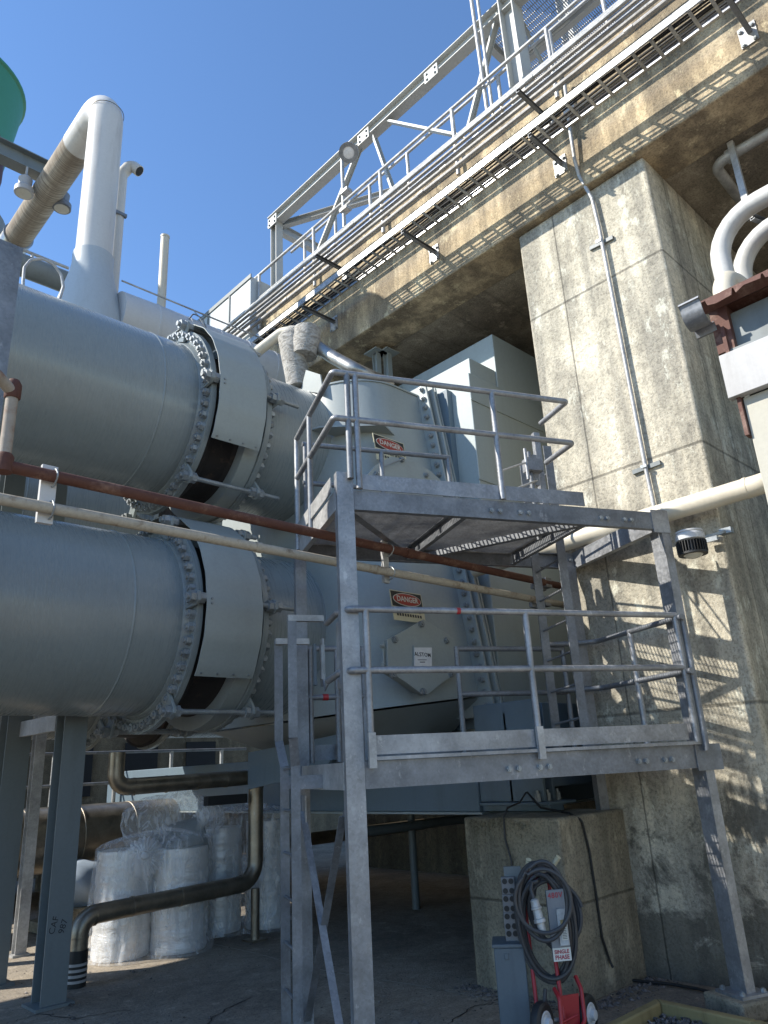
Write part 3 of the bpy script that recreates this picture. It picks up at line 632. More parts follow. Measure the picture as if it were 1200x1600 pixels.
# tape on one rail
q = MB(); q.cyl(B(.16, 1.37, 2.37), B(.21, 1.37, 2.37), .027, 12); part(q, 'red_tape', 'red')
q = MB(); q.cyl(B(.87, -.03, 2.865), B(.90, -.03, 2.865), .0248, 12); part(q, 'red_tape', 'red')
# chain gate hardware at the ladder opening
q = MB(); q.box(B(-.05, .55, 2.56), .012, .08, .34, AXB); q.box(B(-.05, .55, 2.56), .03, .05, .25, AXB); part(q, 'gate_latch', 'alu')
q = MB(); q.box(B(-.10, .60, 2.55), .02, .05, .30, AXB); part(q, 'gate_hinge', 'bluegrey')
q = MB(); q.tube([B(-.05, .52, 2.42), B(-.06, .45, 2.33), B(-.04, .38, 2.40)], .006, 8); part(q, 'chain', 'galvd')
q = MB(); q.box(B(.05, .42, 2.60), .012, .07, .48, AXB); part(q, 'gate_bar', 'galvl')
# ladders
def ladder(name, label, stile_pts, rungs, wdt, thick, mat, grp=None):
    t = thing(name, stile_pts[0][0], label, 'ladder', grp)
    for pts in stile_pts:
        q = MB()
        for a, b_ in zip(pts[:-1], pts[1:]): q.sweep(a, b_, [(-wdt/2, -thick/2), (wdt/2, -thick/2), (wdt/2, thick/2), (-wdt/2, thick/2)], up=WB)
        q.build('stile', mat, t)
    for a, b_ in rungs:
        q = MB(); q.cyl(a, b_, .0105, 8); q.build('rung', mat, t)
    return t
uL, vA, vB = -.26, 1.02, .62
ladder('steel_ladder', 'galvanised ladder climbing from the ground to the left side of the lower platform', [[B(uL, vA, -.122), B(uL, vA, 1.80), B(uL-.03, vA+.07, 2.0), B(uL-.03, vA+.07, 2.82)], [B(uL, vB, -.122), B(uL, vB, 1.80), B(uL-.03, vB-.07, 2.0), B(uL-.03, vB-.07, 2.92)]],
       [(B(uL, vA, .26+.305*k), B(uL, vB, .26+.305*k)) for k in range(6)], .065, .012, 'galvd')
for (v, z) in ((vA+.05, 2.81), (vB-.05, 2.91)):
    q = MB(); q.bar(B(uL-.06, v, z), B(-.03, v, z), .05, .045); part(q, 'ladder_bracket', 'galvl')
for (v, z) in ((vA, 1.68), (vB, 1.68)):
    q = MB(); q.bar(B(uL+.035, v, z), B(-.05, v, z), .012, .09); part(q, 'ladder_bracket', 'galvd')
ladder('steel_ladder', 'galvanised ladder rising from the lower platform beside the pillar', [[B(2.4, 1.22, 1.82), B(2.4, 1.22, 4.75)], [B(2.4, .74, 1.82), B(2.4, .74, 4.75)]],
       [(B(2.4, 1.22, 2.06+.298*k), B(2.4, .74, 2.09+.298*k)) for k in range(9)], .085, .012, 'galvd')
# safety gate at the top of the second ladder
gt = thing('safety_gate', B(2.2, .6, 4.3), 'small galvanised self closing gate at the top of the ladder by the pillar', 'gate')
for z in (4.28, 4.50):
    q = MB(); q.tube([B(1.62, .35, z-.25), B(2.16, .62, z+.03)], .009, 8); q.build('gate_bar', 'galvl', gt)
q = MB(); q.box(B(2.16, .64, 4.42), .05, .04, .3, AXB); q.cyl(B(2.02, .55, 4.28), B(2.02, .55, 4.60), .016, 10); q.box(B(2.12, .6, 4.45), .16, .1, .12, AXB); q.build('gate_hinge', 'galv', gt)
q = MB(); q.chan(B(2.26, .68, 3.82), B(2.26, .68, 4.86), .05, .06, .007, up=UB); q.build('gate_post', 'galv', gt)
# ================================================================== service pipes along the ducts
def pipe(name, label, pts, r, mat, bend=.1, joints=(), seg=16, cat='pipe', ends=None):
    t = thing(name, pts[0], label, cat); q = MB(); q.tube(pts, r, seg, bend); q.build('pipe_run', mat, t)
    for (p, d, jr, jl) in joints:
        d = V(d).normalized(); q = MB(); q.cyl(V(p)-d*jl/2, V(p)+d*jl/2, jr, seg); q.build('collar', mat, t)
    return t
YP = 4.2; zr = 1.75+YP*math.tan(R_(22.25)); zw = 1.75+YP*math.tan(R_(19.87))
rp = pipe('rusty_pipe', 'thin rusty brown pipe running across the front of the ducts and under the upper platform', [(1.123, YP, zr), (7.0, YP, zr)], .036, 'rust', joints=[((4.36, YP, zr), X, .043, .09)])
q = MB(); q.tube([(1.123, YP, zr-.005), (1.123, YP, zr+.46), (1.0, 4.11, zr+.50), (.66, 3.87, zr+.46), (-1.6, 2.1, zr+.42)], .034, 14, .05); q.build('riser', 'rustw', rp)
q = MB(); q.lathe((1.123, YP, zr-.05), Z, [(.02, 0), (.05, .01), (.052, .1), (.04, .12)], 14); q.build('elbow', 'rust', rp); q = MB(); q.lathe((1.123, YP, zr+.42), Z, [(.04, 0), (.046, .01), (.046, .09), (.03, .12)], 14); q.build('elbow', 'rust', rp)
wp = pipe('white_pipe', 'thin worn white pipe just below the rusty one, crossing in front of the ducts', [(-3, YP, zw), (6.95, YP, zw)], .034, 'pipew', joints=[((2.83, YP, zw), X, .038, .05), ((3.97, YP, zw), X, .038, .04), ((5.1, YP, zw), X, .038, .05)])
for i, x in enumerate((1.39, 4.125)):
    h = thing('pipe_hanger', (x, YP+.05, zw), ('pale steel hanger joining the two thin pipes, left of the platform' if i == 0 else 'small steel hanger joining the two thin pipes, right of the front post'), 'pipe hanger')
    q = MB(); q.box((x, YP+.055, (zr+zw)/2), .09 if i == 0 else .06, .03, zr-zw+.16); q.build('hanger_plate', 'sheet' if i == 0 else 'galvl', h)
    for z in (zr, zw):
        q = MB(); q.tube([(x+.02, YP+.05, z+.055), (x+.02, YP, z+.05), (x+.02, YP-.045, z), (x+.02, YP, z-.05), (x+.02, YP+.05, z-.055)], .006, 8, .03); q.build('u_bolt', 'bolt', h)
for (z, x) in ((zr, 6.38), (zw, 6.32)):
    q = MB(); q.box((x, YP+.02, z), .10, .1, .1); q.box((x-.1, YP+.04, z-.05), .22, .04, .05)
    tag(q.build('pipe_bracket', 'galvd', loc=(x, YP+.02, z-.08)), 'small steel bracket carrying the thin %s pipe behind the ladder' % ('rusty' if z == zr else 'white'), 'pipe bracket')
# white pipe along the pillar
bw = pipe('cream_pipe', 'thick cream pipe running level across the pillar behind the upper platform to the shed', [(6.22, 5.0, 3.775), (6.22, 1.86, 3.80), (6.7, 1.62, 4.05)], .088, 'cream', .16, joints=[((6.22, 2.03, 3.80), Y, .092, .03)], seg=24)
# ================================================================== column conduit and lamp on the pillar
cn = thing('wall_conduit', (6.32, 2.91, 3.9), 'thin galvanised conduit running down the sunny face of the pillar', 'conduit')
def sx(x, y, Xp): return onx(x, y, Xp)
q = MB(); q.tube([sx(882, 128, 6.20), sx(891, 205, 6.2), sx(898, 250, 6.22), sx(905, 275, 6.28), sx(925, 310, 6.33), sx(936, 355, 6.33), sx(1008, 727, 6.33), sx(1022, 792, 6.33)], .021, 12, .08); q.build('conduit', 'galvl', cn)
for (a, c) in (((921, 388), (957, 370)), ((988, 738), (1031, 722))):
    p0, p1 = sx(*a, 6.35), sx(*c, 6.35); q = MB(); q.chan(p0, p1, .035, .042, .004, up=Z, flip=-1); s_ = q.build('strut', 'colp', cn)
    mid_ = (p0+p1)/2; q = MB(); q.box(mid_+V((-.045, 0, 0)), .012, .06, .03); q.build('conduit_clamp', 'bolt', cn)
q = MB(); q.box(sx(752+140, 173, 6.18), .1, .14, .08); q.build('junction_box', 'galvl', cn)
wl = thing('wall_lamp', (6.0, 2.5, 3.3), 'round industrial lamp with black cooling fins and white cap standing off the pillar', 'lamp')
lc = onx(1080, 850, 6.02); 
q = MB(); q.lathe(lc+V((0, 0, .02)), Z, [(.10, 0), (.118, .01), (.118, .055), (.105, .07), (.112, .075), (.112, .088), (.05, .10)], 32); q.build('cap', 'sheet', wl)
q = MB(); q.cyl(lc-Z*.085, lc+Z*.02, .085, 24)
for k in range(32):
    a = 2*math.pi*k/32; d = V((math.cos(a), math.sin(a), 0)); q.box(lc+d*.1-Z*.03, .045, .006, .095, (d, Z.cross(d), Z))
q.ring(lc-Z*.095, Z, .118, .07, .018, 32); q.build('cooling_fins', 'black', wl)
q = MB(); q.lathe(lc-Z*.105, Z, [(.02, -.02), (.06, -.008), (.078, .008), (.078, .02)], 24); q.build('lens', 'lens', wl)
q = MB(); pe = onx(1135, 830, 6.34); q.bar(lc+V((0, -.08, .03)), pe, .03, .02); q.box(pe, .06, .10, .05); q.box(onx(1110, 842, 6.3), .02, .12, .05); q.build('arm', 'bolt', wl)
# ================================================================== cable tray, brackets, conduits on the deck side
def bracket(y, z, L, label, plate=True, x0=6.279, grp='brackets on the deck side'):
    t = thing('bracket', (x0, y, z), label, 'bracket', None)
    q = MB(); q.chan(V((x0-L, y, z)), V((x0-.012, y, z)), .042, .05, .005, up=Z); q.build('arm', 'galvd', t)
    q = MB(); q.box((x0-.007, y, z-.02), .012, .16, .24); pl = q.build('wall_plate', 'galvl', t)
    for a in (-.055, .055):
        for c in (-.1, .07): place(nutp, 'bolt', pl, (x0-.013, y+a, z-.02+c), aim(-X))
    return t
ZT = 8.17
for i, (y, s_) in enumerate(((-2.6, 'out of frame'), (1.13, 'rightmost bracket under the cable tray, near the top right corner'), (3.24, 'bracket under the cable tray just left of the pillar conduit'), (5.22, 'bracket under the cable tray over the shaded bay left of the pillar'), (7.3, 'leftmost bracket under the cable tray'))):
    if i: bracket(y, ZT, .62, s_)
ct = thing('cable_tray', (5.8, 3, ZT), 'bright aluminium ladder cable tray with black cables along the lower deck side', 'cable tray')
for xx, fl_ in ((5.66, -1), (5.97, 1)):
    q = MB(); q.chan(V((xx, -6, ZT+.105)), V((xx, 12, ZT+.105)), .022, .088 if fl_ < 0 else .065, .003, flip=1 if fl_ < 0 else -1); q.build('side_rail', 'alu', ct)
rg = MB(); rg.box((5.815, 0, ZT+.06), .29, .032, .014); rme = rg.mesh('rung', 'alu', V((5.815, 0, ZT+.06)))
for k in range(74):
    y = -2.0+k*.19
    if y > 11.9: break
    place(rme, 'rung', ct, (5.815, y, ZT+.06))
for k, (xx, rad) in enumerate(((5.72, .012), (5.75, .010), (5.80, .014), (5.84, .009), (5.90, .012))):
    q = MB(); q.tube([(xx+.02*math.sin(j*1.7+k), -6+j*.9, ZT+.085+.01*math.sin(j+k)) for j in range(21)], rad, 8); q.build('cable', 'black', ct)
ub_ = [(1.5, 'bracket under the conduit bundle near the top right'), (3.32, 'bracket under the conduit bundle, between the two ladder towers and the pillar conduit'), (6.99, 'bracket under the conduit bundle left of the middle of the deck'), (10.2, 'small bracket under the conduit bundle by the white enclosure')]
for y, s_ in ub_[1:]: bracket(y, 8.90, .6, s_)
bracket(-.9, 8.90, .6, 'bracket under the conduit bundle near the top right corner')
cds = [(5.72, 8.96, .026), (5.80, 8.96, .022), (5.87, 8.955, .018), (5.94, 8.96, .026), (6.04, 8.965, .030), (5.76, 9.04, .018)]
names = ['outermost conduit of the bundle', 'second conduit of the bundle from the outside', 'thin third conduit of the bundle', 'fourth conduit of the bundle', 'thickest innermost conduit of the bundle', 'thin conduit lying on top of the bundle']
def longrun(x, z, r, label, mat='galvl', y0=-6, y1=12.5, step=3.05, ph=0):
    t = thing('conduit', (x, 3, z), label+' along the concrete deck', 'conduit', 'conduits along the deck')
    q = MB(); q.cyl((x, y0, z), (x, y1, z), r, 10); q.build('conduit_run', mat, t)
    y = y0+ph
    q = MB(); q.cyl((0, -.05, 0), (0, .05, 0), r*1.25, 12); me = q.mesh('coupling', mat, V((0, 0, 0)))
    while y < y1: place(me, 'coupling', t, (x, y, z)); y += step
for i, (x, z, r) in enumerate(cds): longrun(x, z, r, names[i], 'galvl', ph=.5*i)
longrun(6.24, 8.70, .017, 'upper of the two thin wall conduits', 'pipew', ph=.7); longrun(6.24, 8.60, .017, 'lower of the two thin wall conduits', 'pipew', ph=1.6)
longrun(6.1, 9.2, .03, 'conduit just under the handrail posts', 'galvl', ph=.3); longrun(6.16, 9.32, .022, 'topmost conduit at the foot of the handrail posts', 'galvl', ph=1.1)
# fittings
q = MB(); q.cyl((6.18, 3.1, 8.78), (6.18, 3.36, 8.80), .05, 14); q.cyl((6.18, 3.2, 8.65), (6.18, 3.2, 8.8), .022, 10)
tag(q.build('junction_box', 'galvl', loc=(6.18, 3.2, 8.7)), 'pale conduit fitting beside the bracket above the pillar conduit', 'junction box')
# near and far handrails on the deck
def deckrail(xr, ztop, y0, y1, ys, label, zbase, zs):
    t = thing('handrail', (xr, 3, zbase), label, 'handrail')
    for z in zs: q = MB(); q.cyl((xr, y0, z), (xr, y1, z), .024, 10); q.build('rail', 'galvl', t)
    for y in ys: q = MB(); q.cyl((xr, y, zbase), (xr, y, ztop), .027, 10); q.build('stanchion', 'galvl', t)
deckrail(6.2, 10.12, -6, 12, [-3.2, -1.6, -.05, 1.5, 3.1, 4.63, 6.06, 7.65, 9.2], 'near handrail along the outer edge of the deck', 9.0, (10.12, 9.62))
deckrail(6.68, 10.66, -5, 8.9, [-1.8, -.9, 0, .85, 1.7, 2.55, 3.3, 4.15, 5.0, 5.92, 6.78, 7.65, 8.5], 'far handrail on the inner side of the deck walkway', 9.48, (10.66, 10.2))
q = MB(); q.bb(6.5, 8.2, -6, 12.5, 9.425, 9.47); q.bb(6.47, 6.5, -6, 12.5, 9.425, 9.62)
tag(q.build('walkway_edge', 'trim', loc=(7, 3, 9.42)), 'white steel walkway edging on top of the concrete deck', 'walkway')
# white enclosure at the far left end of the deck
en = thing('metal_enclosure', (6.2, 11, 8.6), 'white sheet metal enclosure at the far left end of the deck', 'enclosure')
q = MB(); q.bb(6.05, 7.4, 9.25, 16, 8.7, 10.05); q.build('panel_box', 'sleeve', en, .01)
q = MB(); q.bb(6.03, 6.049, 9.22, 16, 10.0, 10.08); q.bb(6.035, 6.049, 9.22, 16, 9.35, 9.38)
for k in range(8): q.bb(6.03, 6.049, 9.9+k*.75, 9.93+k*.75, 8.7, 9.99)
q.build('trim', 'colp', en)
q = MB(); q.bb(6.035, 6.049, 9.7, 11.2, 9.05, 9.2); q.build('vent_slot', 'blind', en)
# ================================================================== truss gantry on the deck
tr = thing('truss_gantry', (6.45, 6, 9.42), 'pale grey steel truss with long top chord and diagonal braces standing on the deck', 'truss')
XT = 6.52
def tm(mb, nm='brace', mat='whitep'): return mb.build(nm, mat, tr)
M['truss'] = paint('truss_paint', (.42, .43, .41), .5, .1, .15)
q = MB(); q.ibeam(V((XT, 9.3, 11.45)), V((XT, 3.2, 11.45)), .17, .22, .014); q.build('top_chord', 'truss', tr)
q = MB(); q.ibeam(V((XT, 9.12, 9.43)), V((XT, 9.12, 11.34)), .15, .17, .012, up=Y); q.build('end_post', 'truss', tr)
q = MB(); q.ibeam(V((XT, 3.72, 9.43)), V((XT, 3.72, 14.5)), .24, .22, .016, up=Y); q.build('main_post', 'truss', tr)
for a, c in (((604, 191), (724, 216)), ((562, 230), (488, 418)), ((584, 215), (616, 305)), ((777, 24), (731, 205))):
    q = MB(); q.chan(onx(*a, XT), onx(*c, XT), .035, .10, .008, up=X); tm(q, 'brace', 'truss')
q = MB(); q.ibeam(V((XT+.1, 9.15, 11.3)), V((XT+1.65, 9.15, 11.3)), .12, .2, .012); tm(q, 'end_beam', 'truss')
q = MB(); q.ibeam(V((XT+.1, 9.1, 11.36)), V((XT+1.6, 6.2, 11.36)), .10, .12, .01); tm(q, 'plan_brace', 'truss')
q = MB(); q.ibeam(V((XT+1.7, 9.3, 11.3)), V((XT+1.7, 3.2, 11.3)), .14, .2, .012); tm(q, 'rear_chord', 'truss')
q = MB(); q.ibeam(V((XT+1.7, 9.12, 9.43)), V((XT+1.7, 9.12, 11.19)), .15, .15, .012, up=Y); tm(q, 'end_post', 'truss')
for a, c in (((6.6, 11.3), (7.4, 9.45)), ((5.2, 11.3), (6.2, 9.45)), ((5.1, 11.3), (4.2, 9.45))):
    q = MB(); q.chan(V((XT+1.7, a[0], a[1])), V((XT+1.7, c[0], c[1])), .035, .08, .008, up=X); tm(q, 'brace', 'truss')
for yy in (9.12, 6.6, 5.1):
    q = MB(); q.box((XT-.098, yy, 11.36), .014, .26, .20); g_ = q.build('gusset_plate', 'truss', tr)
    for a in (-.08, .08):
        for c in (-.06, .04): place(nutp, 'bolt', g_, (XT-.106, yy+a, 11.37+c), aim(-X))
# stair tower at the top right
st = thing('stair_tower', (7.2, 2.6, 9.42), 'steel tower with grating landings rising from the deck at the top of the photo', 'tower')
q = MB(); q.ibeam(V((8.2, 3.72, 9.47)), V((8.2, 3.72, 14.5)), .2, .2, .014, up=Y); q.build('post', 'truss', st)
q = MB(); q.ibeam(V((8.2, 2.2, 9.47)), V((8.2, 2.2, 14.5)), .2, .2, .014, up=Y); q.build('post', 'truss', st)
g = MB()
for k in range(68): g.box((7.4, 2.25+k*.03+.02, 11.6), 1.7, .006, .03)
for k in range(17): g.box((6.58+k*.1, 3.27, 11.605), .008, 2.03, .012)
g.build('grating', 'galvl', st)
for (a, c) in (((6.56, 2.2), (8.2, 2.2)), ((6.56, 4.3), (8.2, 4.3)), ((6.56, 2.2), (6.56, 3.58)), ((7.4, 2.2), (7.4, 4.25)), ((8.2, 2.35), (8.2, 3.6))):
    q = MB(); q.ibeam(V((a[0], a[1], 11.50)), V((c[0], c[1], 11.50)), .09, .16, .01); q.build('landing_beam', 'truss', st)
for z in (12.1, 12.65): 
    q = MB(); q.tube([(8.25, 2.2, z), (6.5, 2.2, z), (6.5, 3.9, z)], .022, 10, .05); q.build('rail', 'galvl', st)
for (x, y) in ((6.5, 2.2), (7.3, 2.2), (6.5, 3.0), (6.5, 3.85), (8.2, 2.25)): q = MB(); q.cyl((x, y, 11.6), (x, y, 12.65), .024, 10); q.build('stanchion', 'galvl', st)
for a, c in (((8.2, 3.7, 9.5), (8.2, 2.3, 11.4)), ((6.7, 3.72, 11.4), (8.1, 3.72, 9.6)), ((8.2, 2.2, 9.6), (8.2, 3.7, 11.4))):
    q = MB(); q.chan(V(a), V(c), .03, .08, .008, up=X); q.build('brace', 'truss', st)
# caged ladder
cl = thing('caged_ladder', (7.6, 1.9, 9.42), 'caged ladder with round hoops beside the stair tower', 'ladder')
lx, ly = 7.3, 2.02
for yy in (ly-.2, ly+.2): q = MB(); q.box((lx, yy, 12.2), .02, .06, 5.4); q.build('stile', 'galvl', cl)
for k in range(17): q = MB(); q.cyl((lx, ly-.2, 9.7+k*.3), (lx, ly+.2, 9.7+k*.3), .01, 8); q.build('rung', 'galvl', cl)
for z in (10.7, 11.6, 12.5): q = MB(); q.ring((lx-.34, ly, z), Z, .40, .392, .07, 32, 25, 335, ref=X); q.build('hoop', 'galvl', cl)
for k in range(5):
    a = R_(80+k*50); q = MB(); q.box((lx-.34+math.cos(a)*.386, ly+math.sin(a)*.386, 11.6), .008, .04, 1.9); q.build('cage_strap', 'galvl', cl)
for i, xx in enumerate((0, 14)):
    q = MB(); p0, p1 = onx(735+xx*.7, -10, 6.3), onx(763+xx*.6, 185, 6.25); q.tube([p0, p1], .022 if i else .026, 10)
    tag(q.build('riser_conduit', 'galvl', loc=p1), '%s of the two conduits climbing steeply from the deck to the tower' % ('right' if i else 'left'), 'conduit')
# flood lamp on its pole
fl = thing('flood_lamp', onx(538, 355, 6.2), 'round finned flood lamp on a thin pole in front of the truss chord', 'lamp')
q = MB(); p1, p0 = onx(534, 236, 6.2), onx(538, 356, 6.2); q.cyl(p0, p1, .03, 12); q.box(onx(541, 300, 6.2), .12, .16, .05); q.box(onx(540, 328, 6.2), .12, .16, .05); q.build('pole', 'galvl', fl)
c = onx(545, 238, 6.05); ax = V((-.5, -.35, -.8)).normalized()
q = MB(); q.cyl(c-ax*.10, c+ax*.02, .10, 20)
t1 = ax.cross(Z).normalized(); t2 = ax.cross(t1)
for k in range(24):
    a = 2*math.pi*k/24; d = t1*math.cos(a)+t2*math.sin(a); q.box(c+d*.12-ax*.04, .05, .006, .12, (d, ax.cross(d), ax))
q.ring(c+ax*.02, ax, .15, .09, .02, 28); q.build('lamp_body', 'galv', fl)
q = MB(); q.lathe(c+ax*.02, ax, [(.095, 0), (.095, .01), (.05, .022)], 24); q.build('lens', 'plate', fl)
# ================================================================== tall pipes, jacket and things beyond the upper duct
gx, gy = 3.055, 8.5
gp = thing('gooseneck_pipe', (gx, gy, 7.6), 'tall fat white pipe standing up behind the upper duct and bending over to the back', 'pipe')
q = MB(); q.tube([(gx, gy, 8.25), (gx, gy, 11.28), (gx, gy+1.1, 11.28)], .235, 40, .46, bseg=14); q.build('pipe_run', 'whitep', gp)
q = MB(); q.tube([(gx, gy+1.1, 11.28), (gx, 12.4, 11.28)], .232, 36); q.build('stained_run', 'striped', gp)
q = MB(); q.lathe((gx, 12.3, 11.28), Y, [(.24, 0), (.262, .005), (.262, .03), (.25, .04), (.25, .5), (.256, .505), (.256, .52), (.25, .525), (.25, 2.2)], 36); q.build('metal_sleeve', 'jacket', gp)
q = MB(); q.lathe((gx, gy, 7.2), Z, [(.48, 0), (.44, .3), (.36, .65), (.285, .95), (.262, 1.1), (.262, 1.28), (.25, 1.29), (.235, 1.292)], 40); q.build('flared_base', 'sleeve', gp)
q = MB(); q.ring((gx, gy, 11.02), Z, .238, .228, .006, 40); q.build('seam', 'jackd', gp)
jp_ = thing('jacketed_pipe', (4.2, 8.35, 7.2), 'horizontal pipe in pale metal jacket just above the upper duct', 'pipe')
q = MB(); prof = [(.34, 0)]
for k in range(1, 6): prof += [(.35, k*.48-.004), (.356, k*.48), (.356, k*.48+.03), (.35, k*.48+.034)]
prof += [(.35, 2.75)]; q.lathe((3.35, 8.35, 7.60), X, prof, 48); q.build('jacket', 'sheet', jp_)
q = MB(); q.tube([(3.3, 8.1, 7.99), (5.9, 8.1, 7.99)], .012, 8); q.tube([(4.35, 8.1, 7.99), (4.4, 8.02, 7.86), (4.5, 8.0, 7.7)], .008, 6); q.build('tracer_tube', 'galvl', jp_)
q = MB(); q.tube([(4.25, 8.02, 7.76), (4.33, 8.05, 7.90), (4.45, 8.0, 7.84), (4.55, 8.0, 7.6)], .010, 6, .04); q.build('tracer_tube', 'galvd', jp_)
vp = thing('vent_pipe', (3.25, 8.8, 7.7), 'slim white vent pipe with hooked open end beside the fat gooseneck', 'pipe')
v0, v1 = ony(178, 440, 8.8), ony(193, 320, 8.8)
zt = ony(205, 272, 8.8).z
q = MB(); q.tube([(3.46, 8.8, 7.6), (3.46, 8.8, zt-.1), (3.56, 8.72, zt+.09), (3.66, 8.64, zt-.03)], .085, 24, .16, bseg=9); q.build('pipe_run', 'whitep', vp)
e_ = (V((3.66, 8.64, zt-.03))-V((3.56, 8.72, zt+.09))).normalized(); q = MB(); q.cyl(V((3.66, 8.64, zt-.03)), V((3.66, 8.64, zt-.03))+e_*.003, .074, 24); q.build('mouth', 'blind', vp)
q = MB(); q.box((3.40, 8.72, ony(193, 343, 8.8).z), .30, .05, .05); q.build('clamp', 'galvd', vp)
q = MB(); p = ony(262, 372, 8.6); q.cyl((4.11, 8.6, 7.8), (4.11, 8.6, p.z), .062, 20); q.ring((4.11, 8.6, p.z-.02), Z, .068, .05, .03, 20)
tag(q.build('stub_pipe', 'cream', loc=(4.11, 8.6, 7.8)), 'short weathered vent stub standing alone against the sky', 'pipe')
q = MB(); q.tube([ony(*p, 7.35) for p in ((37, 480), (36, 440), (38, 418), (48, 406), (66, 404), (84, 413), (96, 430), (99, 448), (92, 470), (88, 478))], .017, 10, .1)
tag(q.build('hoop_pipe', 'galvl'), 'thin bent hoop of tube beside the foot of the fat white pipe', 'pipe')
bp_ = 1.75+10*math.tan(R_(36.0))
q = MB(); q.cyl((-2, 10, bp_), (3.4, 10, bp_), .17, 20); tag(q.build('distant_pipe', 'colp'), 'dark horizontal pipe seen through the hoop behind the ducts', 'pipe')
hr_ = thing('handrail', (2, 10.2, 9), 'short handrail behind the hoop of tube', 'handrail')
for zz in (ony(60, 402, 10.2).z, ): q = MB(); q.cyl((-2, 10.2, zz+.02), (3.3, 10.2, zz+.02), .024, 8); q.build('rail', 'galvl', hr_)
q = MB(); q.cyl((ony(52, 388, 10.2).x, 10.2, bp_), (ony(52, 388, 10.2).x, 10.2, zz), .022, 8); q.build('stanchion', 'galvl', hr_)
zb = 1.75+11*math.tan(R_(42.3)); xe_ = ony(122, 296, 11).x
q = MB(); q.ibeam(V((-4, 11, zb)), V((3.35, 11, zb)), .24, .34, .02); tag(q.build('overhead_beam', 'colp'), 'grey overhead steel beam passing behind the stained pipe', 'beam')
for i, (px, py, sc_) in enumerate(((39, 288, 1.0), (98, 312, .8))):
    c = ony(px, py, 10.9); t = thing('hanging_lamp', c, 'industrial lamp hanging from the overhead beam, %s' % ('left of the stained pipe' if i == 0 else 'right of the stained pipe'), 'lamp')
    q = MB(); q.lathe(c-Z*.2, Z, [(.13, 0), (.15, .01), (.15, .10), (.10, .16), (.11, .30), (.06, .36)], 24); q.cyl(c+Z*.15, c+Z*.36, .02, 8); q.build('lamp_body', 'trim' if i == 0 else 'galvd', t)
    q = MB(); q.lathe(c-Z*.215, Z, [(.05, 0), (.12, .014), (.12, .02)], 20); q.build('lens', 'lens', t)
gt_c = ond(-94, 250, 20); gt_c = V((gt_c.x, gt_c.y, 0))
gtk = thing('green_tank', gt_c+Z*10, 'big green conical tank top rising at the far upper left', 'tank')
q = MB(); zr_ = ond(15, 155, 20).z-.35; q.lathe(gt_c+Z*(zr_-3.2), Z, [(1.45, 0), (1.62, 1.2), (1.86, 3.15), (1.92, 3.2), (1.92, 3.27), (1.84, 3.29)], 48); q.build('tank_shell', 'green', gtk)
q = MB(); q.lathe(gt_c+Z*(zr_-5.2), Z, [(1.9, 0), (1.9, .5), (1.4, .55)], 40); q.lathe(gt_c+Z*(zr_-4.6), Z, [(1.3, 0), (1.3, 1.6)], 32); q.build('tank_skirt', 'colp', gtk)
q = MB(); q.lathe(gt_c+Z*(zr_-9), Z, [(1.5, 0), (1.78, 2), (1.78, 3.4)], 40); q.build('lower_shell', 'green', gtk)
c = ond(-44, 245, 14); q = MB(); q.lathe(c-Z*1.1, Z, [(.30, 0), (.5, .25), (.58, .7), (.58, 1.4), (.4, 1.9), (.1, 2.1)], 32)
tag(q.build('maroon_vessel', 'maroon'), 'dark maroon vessel cut off by the left edge in front of the green tank', 'vessel')
cl_ = thing('steel_column', (1.18, 5.2, 0), 'mottled galvanised column at the very left edge in front of the upper duct', 'column')
q = MB(); q.ibeam(V((1.18, 5.3, 0)), V((1.18, 5.3, 5.64)), .30, .24, .014, up=Y); q.build('column_shaft', 'galvd', cl_)
q = MB(); q.box((1.18, 5.3, 5.655), .3, .24, .028); q.build('cap_plate', 'galvd', cl_)
# lagged valve and pipe by the deck
lg = thing('lagged_valve', ond(470, 600, 8.3), 'valve and pipe wrapped in grey lagging cloth above the water box', 'valve')
def O(x, y, d=8.3): return ond(x, y, d)
q = MB(); q.tube([O(466, 606), O(463, 580), O(459, 555), O(456, 530), O(462, 518)], [.14, .155, .165, .18, .12], 24); o = q.build('cloth_wrap', 'cloth', lg)
q = MB(); q.tube([O(476, 556, 8.2), O(479, 535, 8.2), O(480, 515, 8.2), O(480, 508, 8.2)], [.15, .185, .17, .07], 24); q.build('cloth_cover', 'cloth', lg)
q = MB(); q.tube([O(395, 555, 8.6), O(440, 520, 8.4), O(462, 517, 8.3)], .07, 18, .12); q.build('pipe_run', 'cream', lg)
q = MB(); q.tube([O(485, 535), O(520, 558, 8.1), O(560, 580, 7.9), O(610, 602, 8.2)], .085, 20, .2); q.build('pipe_run', 'jacket', lg)
sh_ = thing('soffit_hanger', (6.6, 6.6, 6.4), 'pair of short steel hangers hanging from a plate under the concrete deck', 'hanger')
for px in (588, 605):
    p = onz(px, 552, 7.61); q = MB(); q.ibeam(V((p.x, p.y, 7.6)), V((p.x, p.y, 6.4)), .09, .09, .008, up=Y); q.build('hanger_post', 'steelp', sh_)
    q = MB(); q.box((p.x, p.y, 7.609), .26, .26, .02); q.build('plate', 'steelp', sh_)
q = MB(); a, b_ = onz(588, 552, 7.61), onz(605, 552, 7.61); q.bar((a.x, a.y, 7.05), (b_.x, b_.y, 7.05), .06, .08); q.build('cross_bar', 'steelp', sh_)
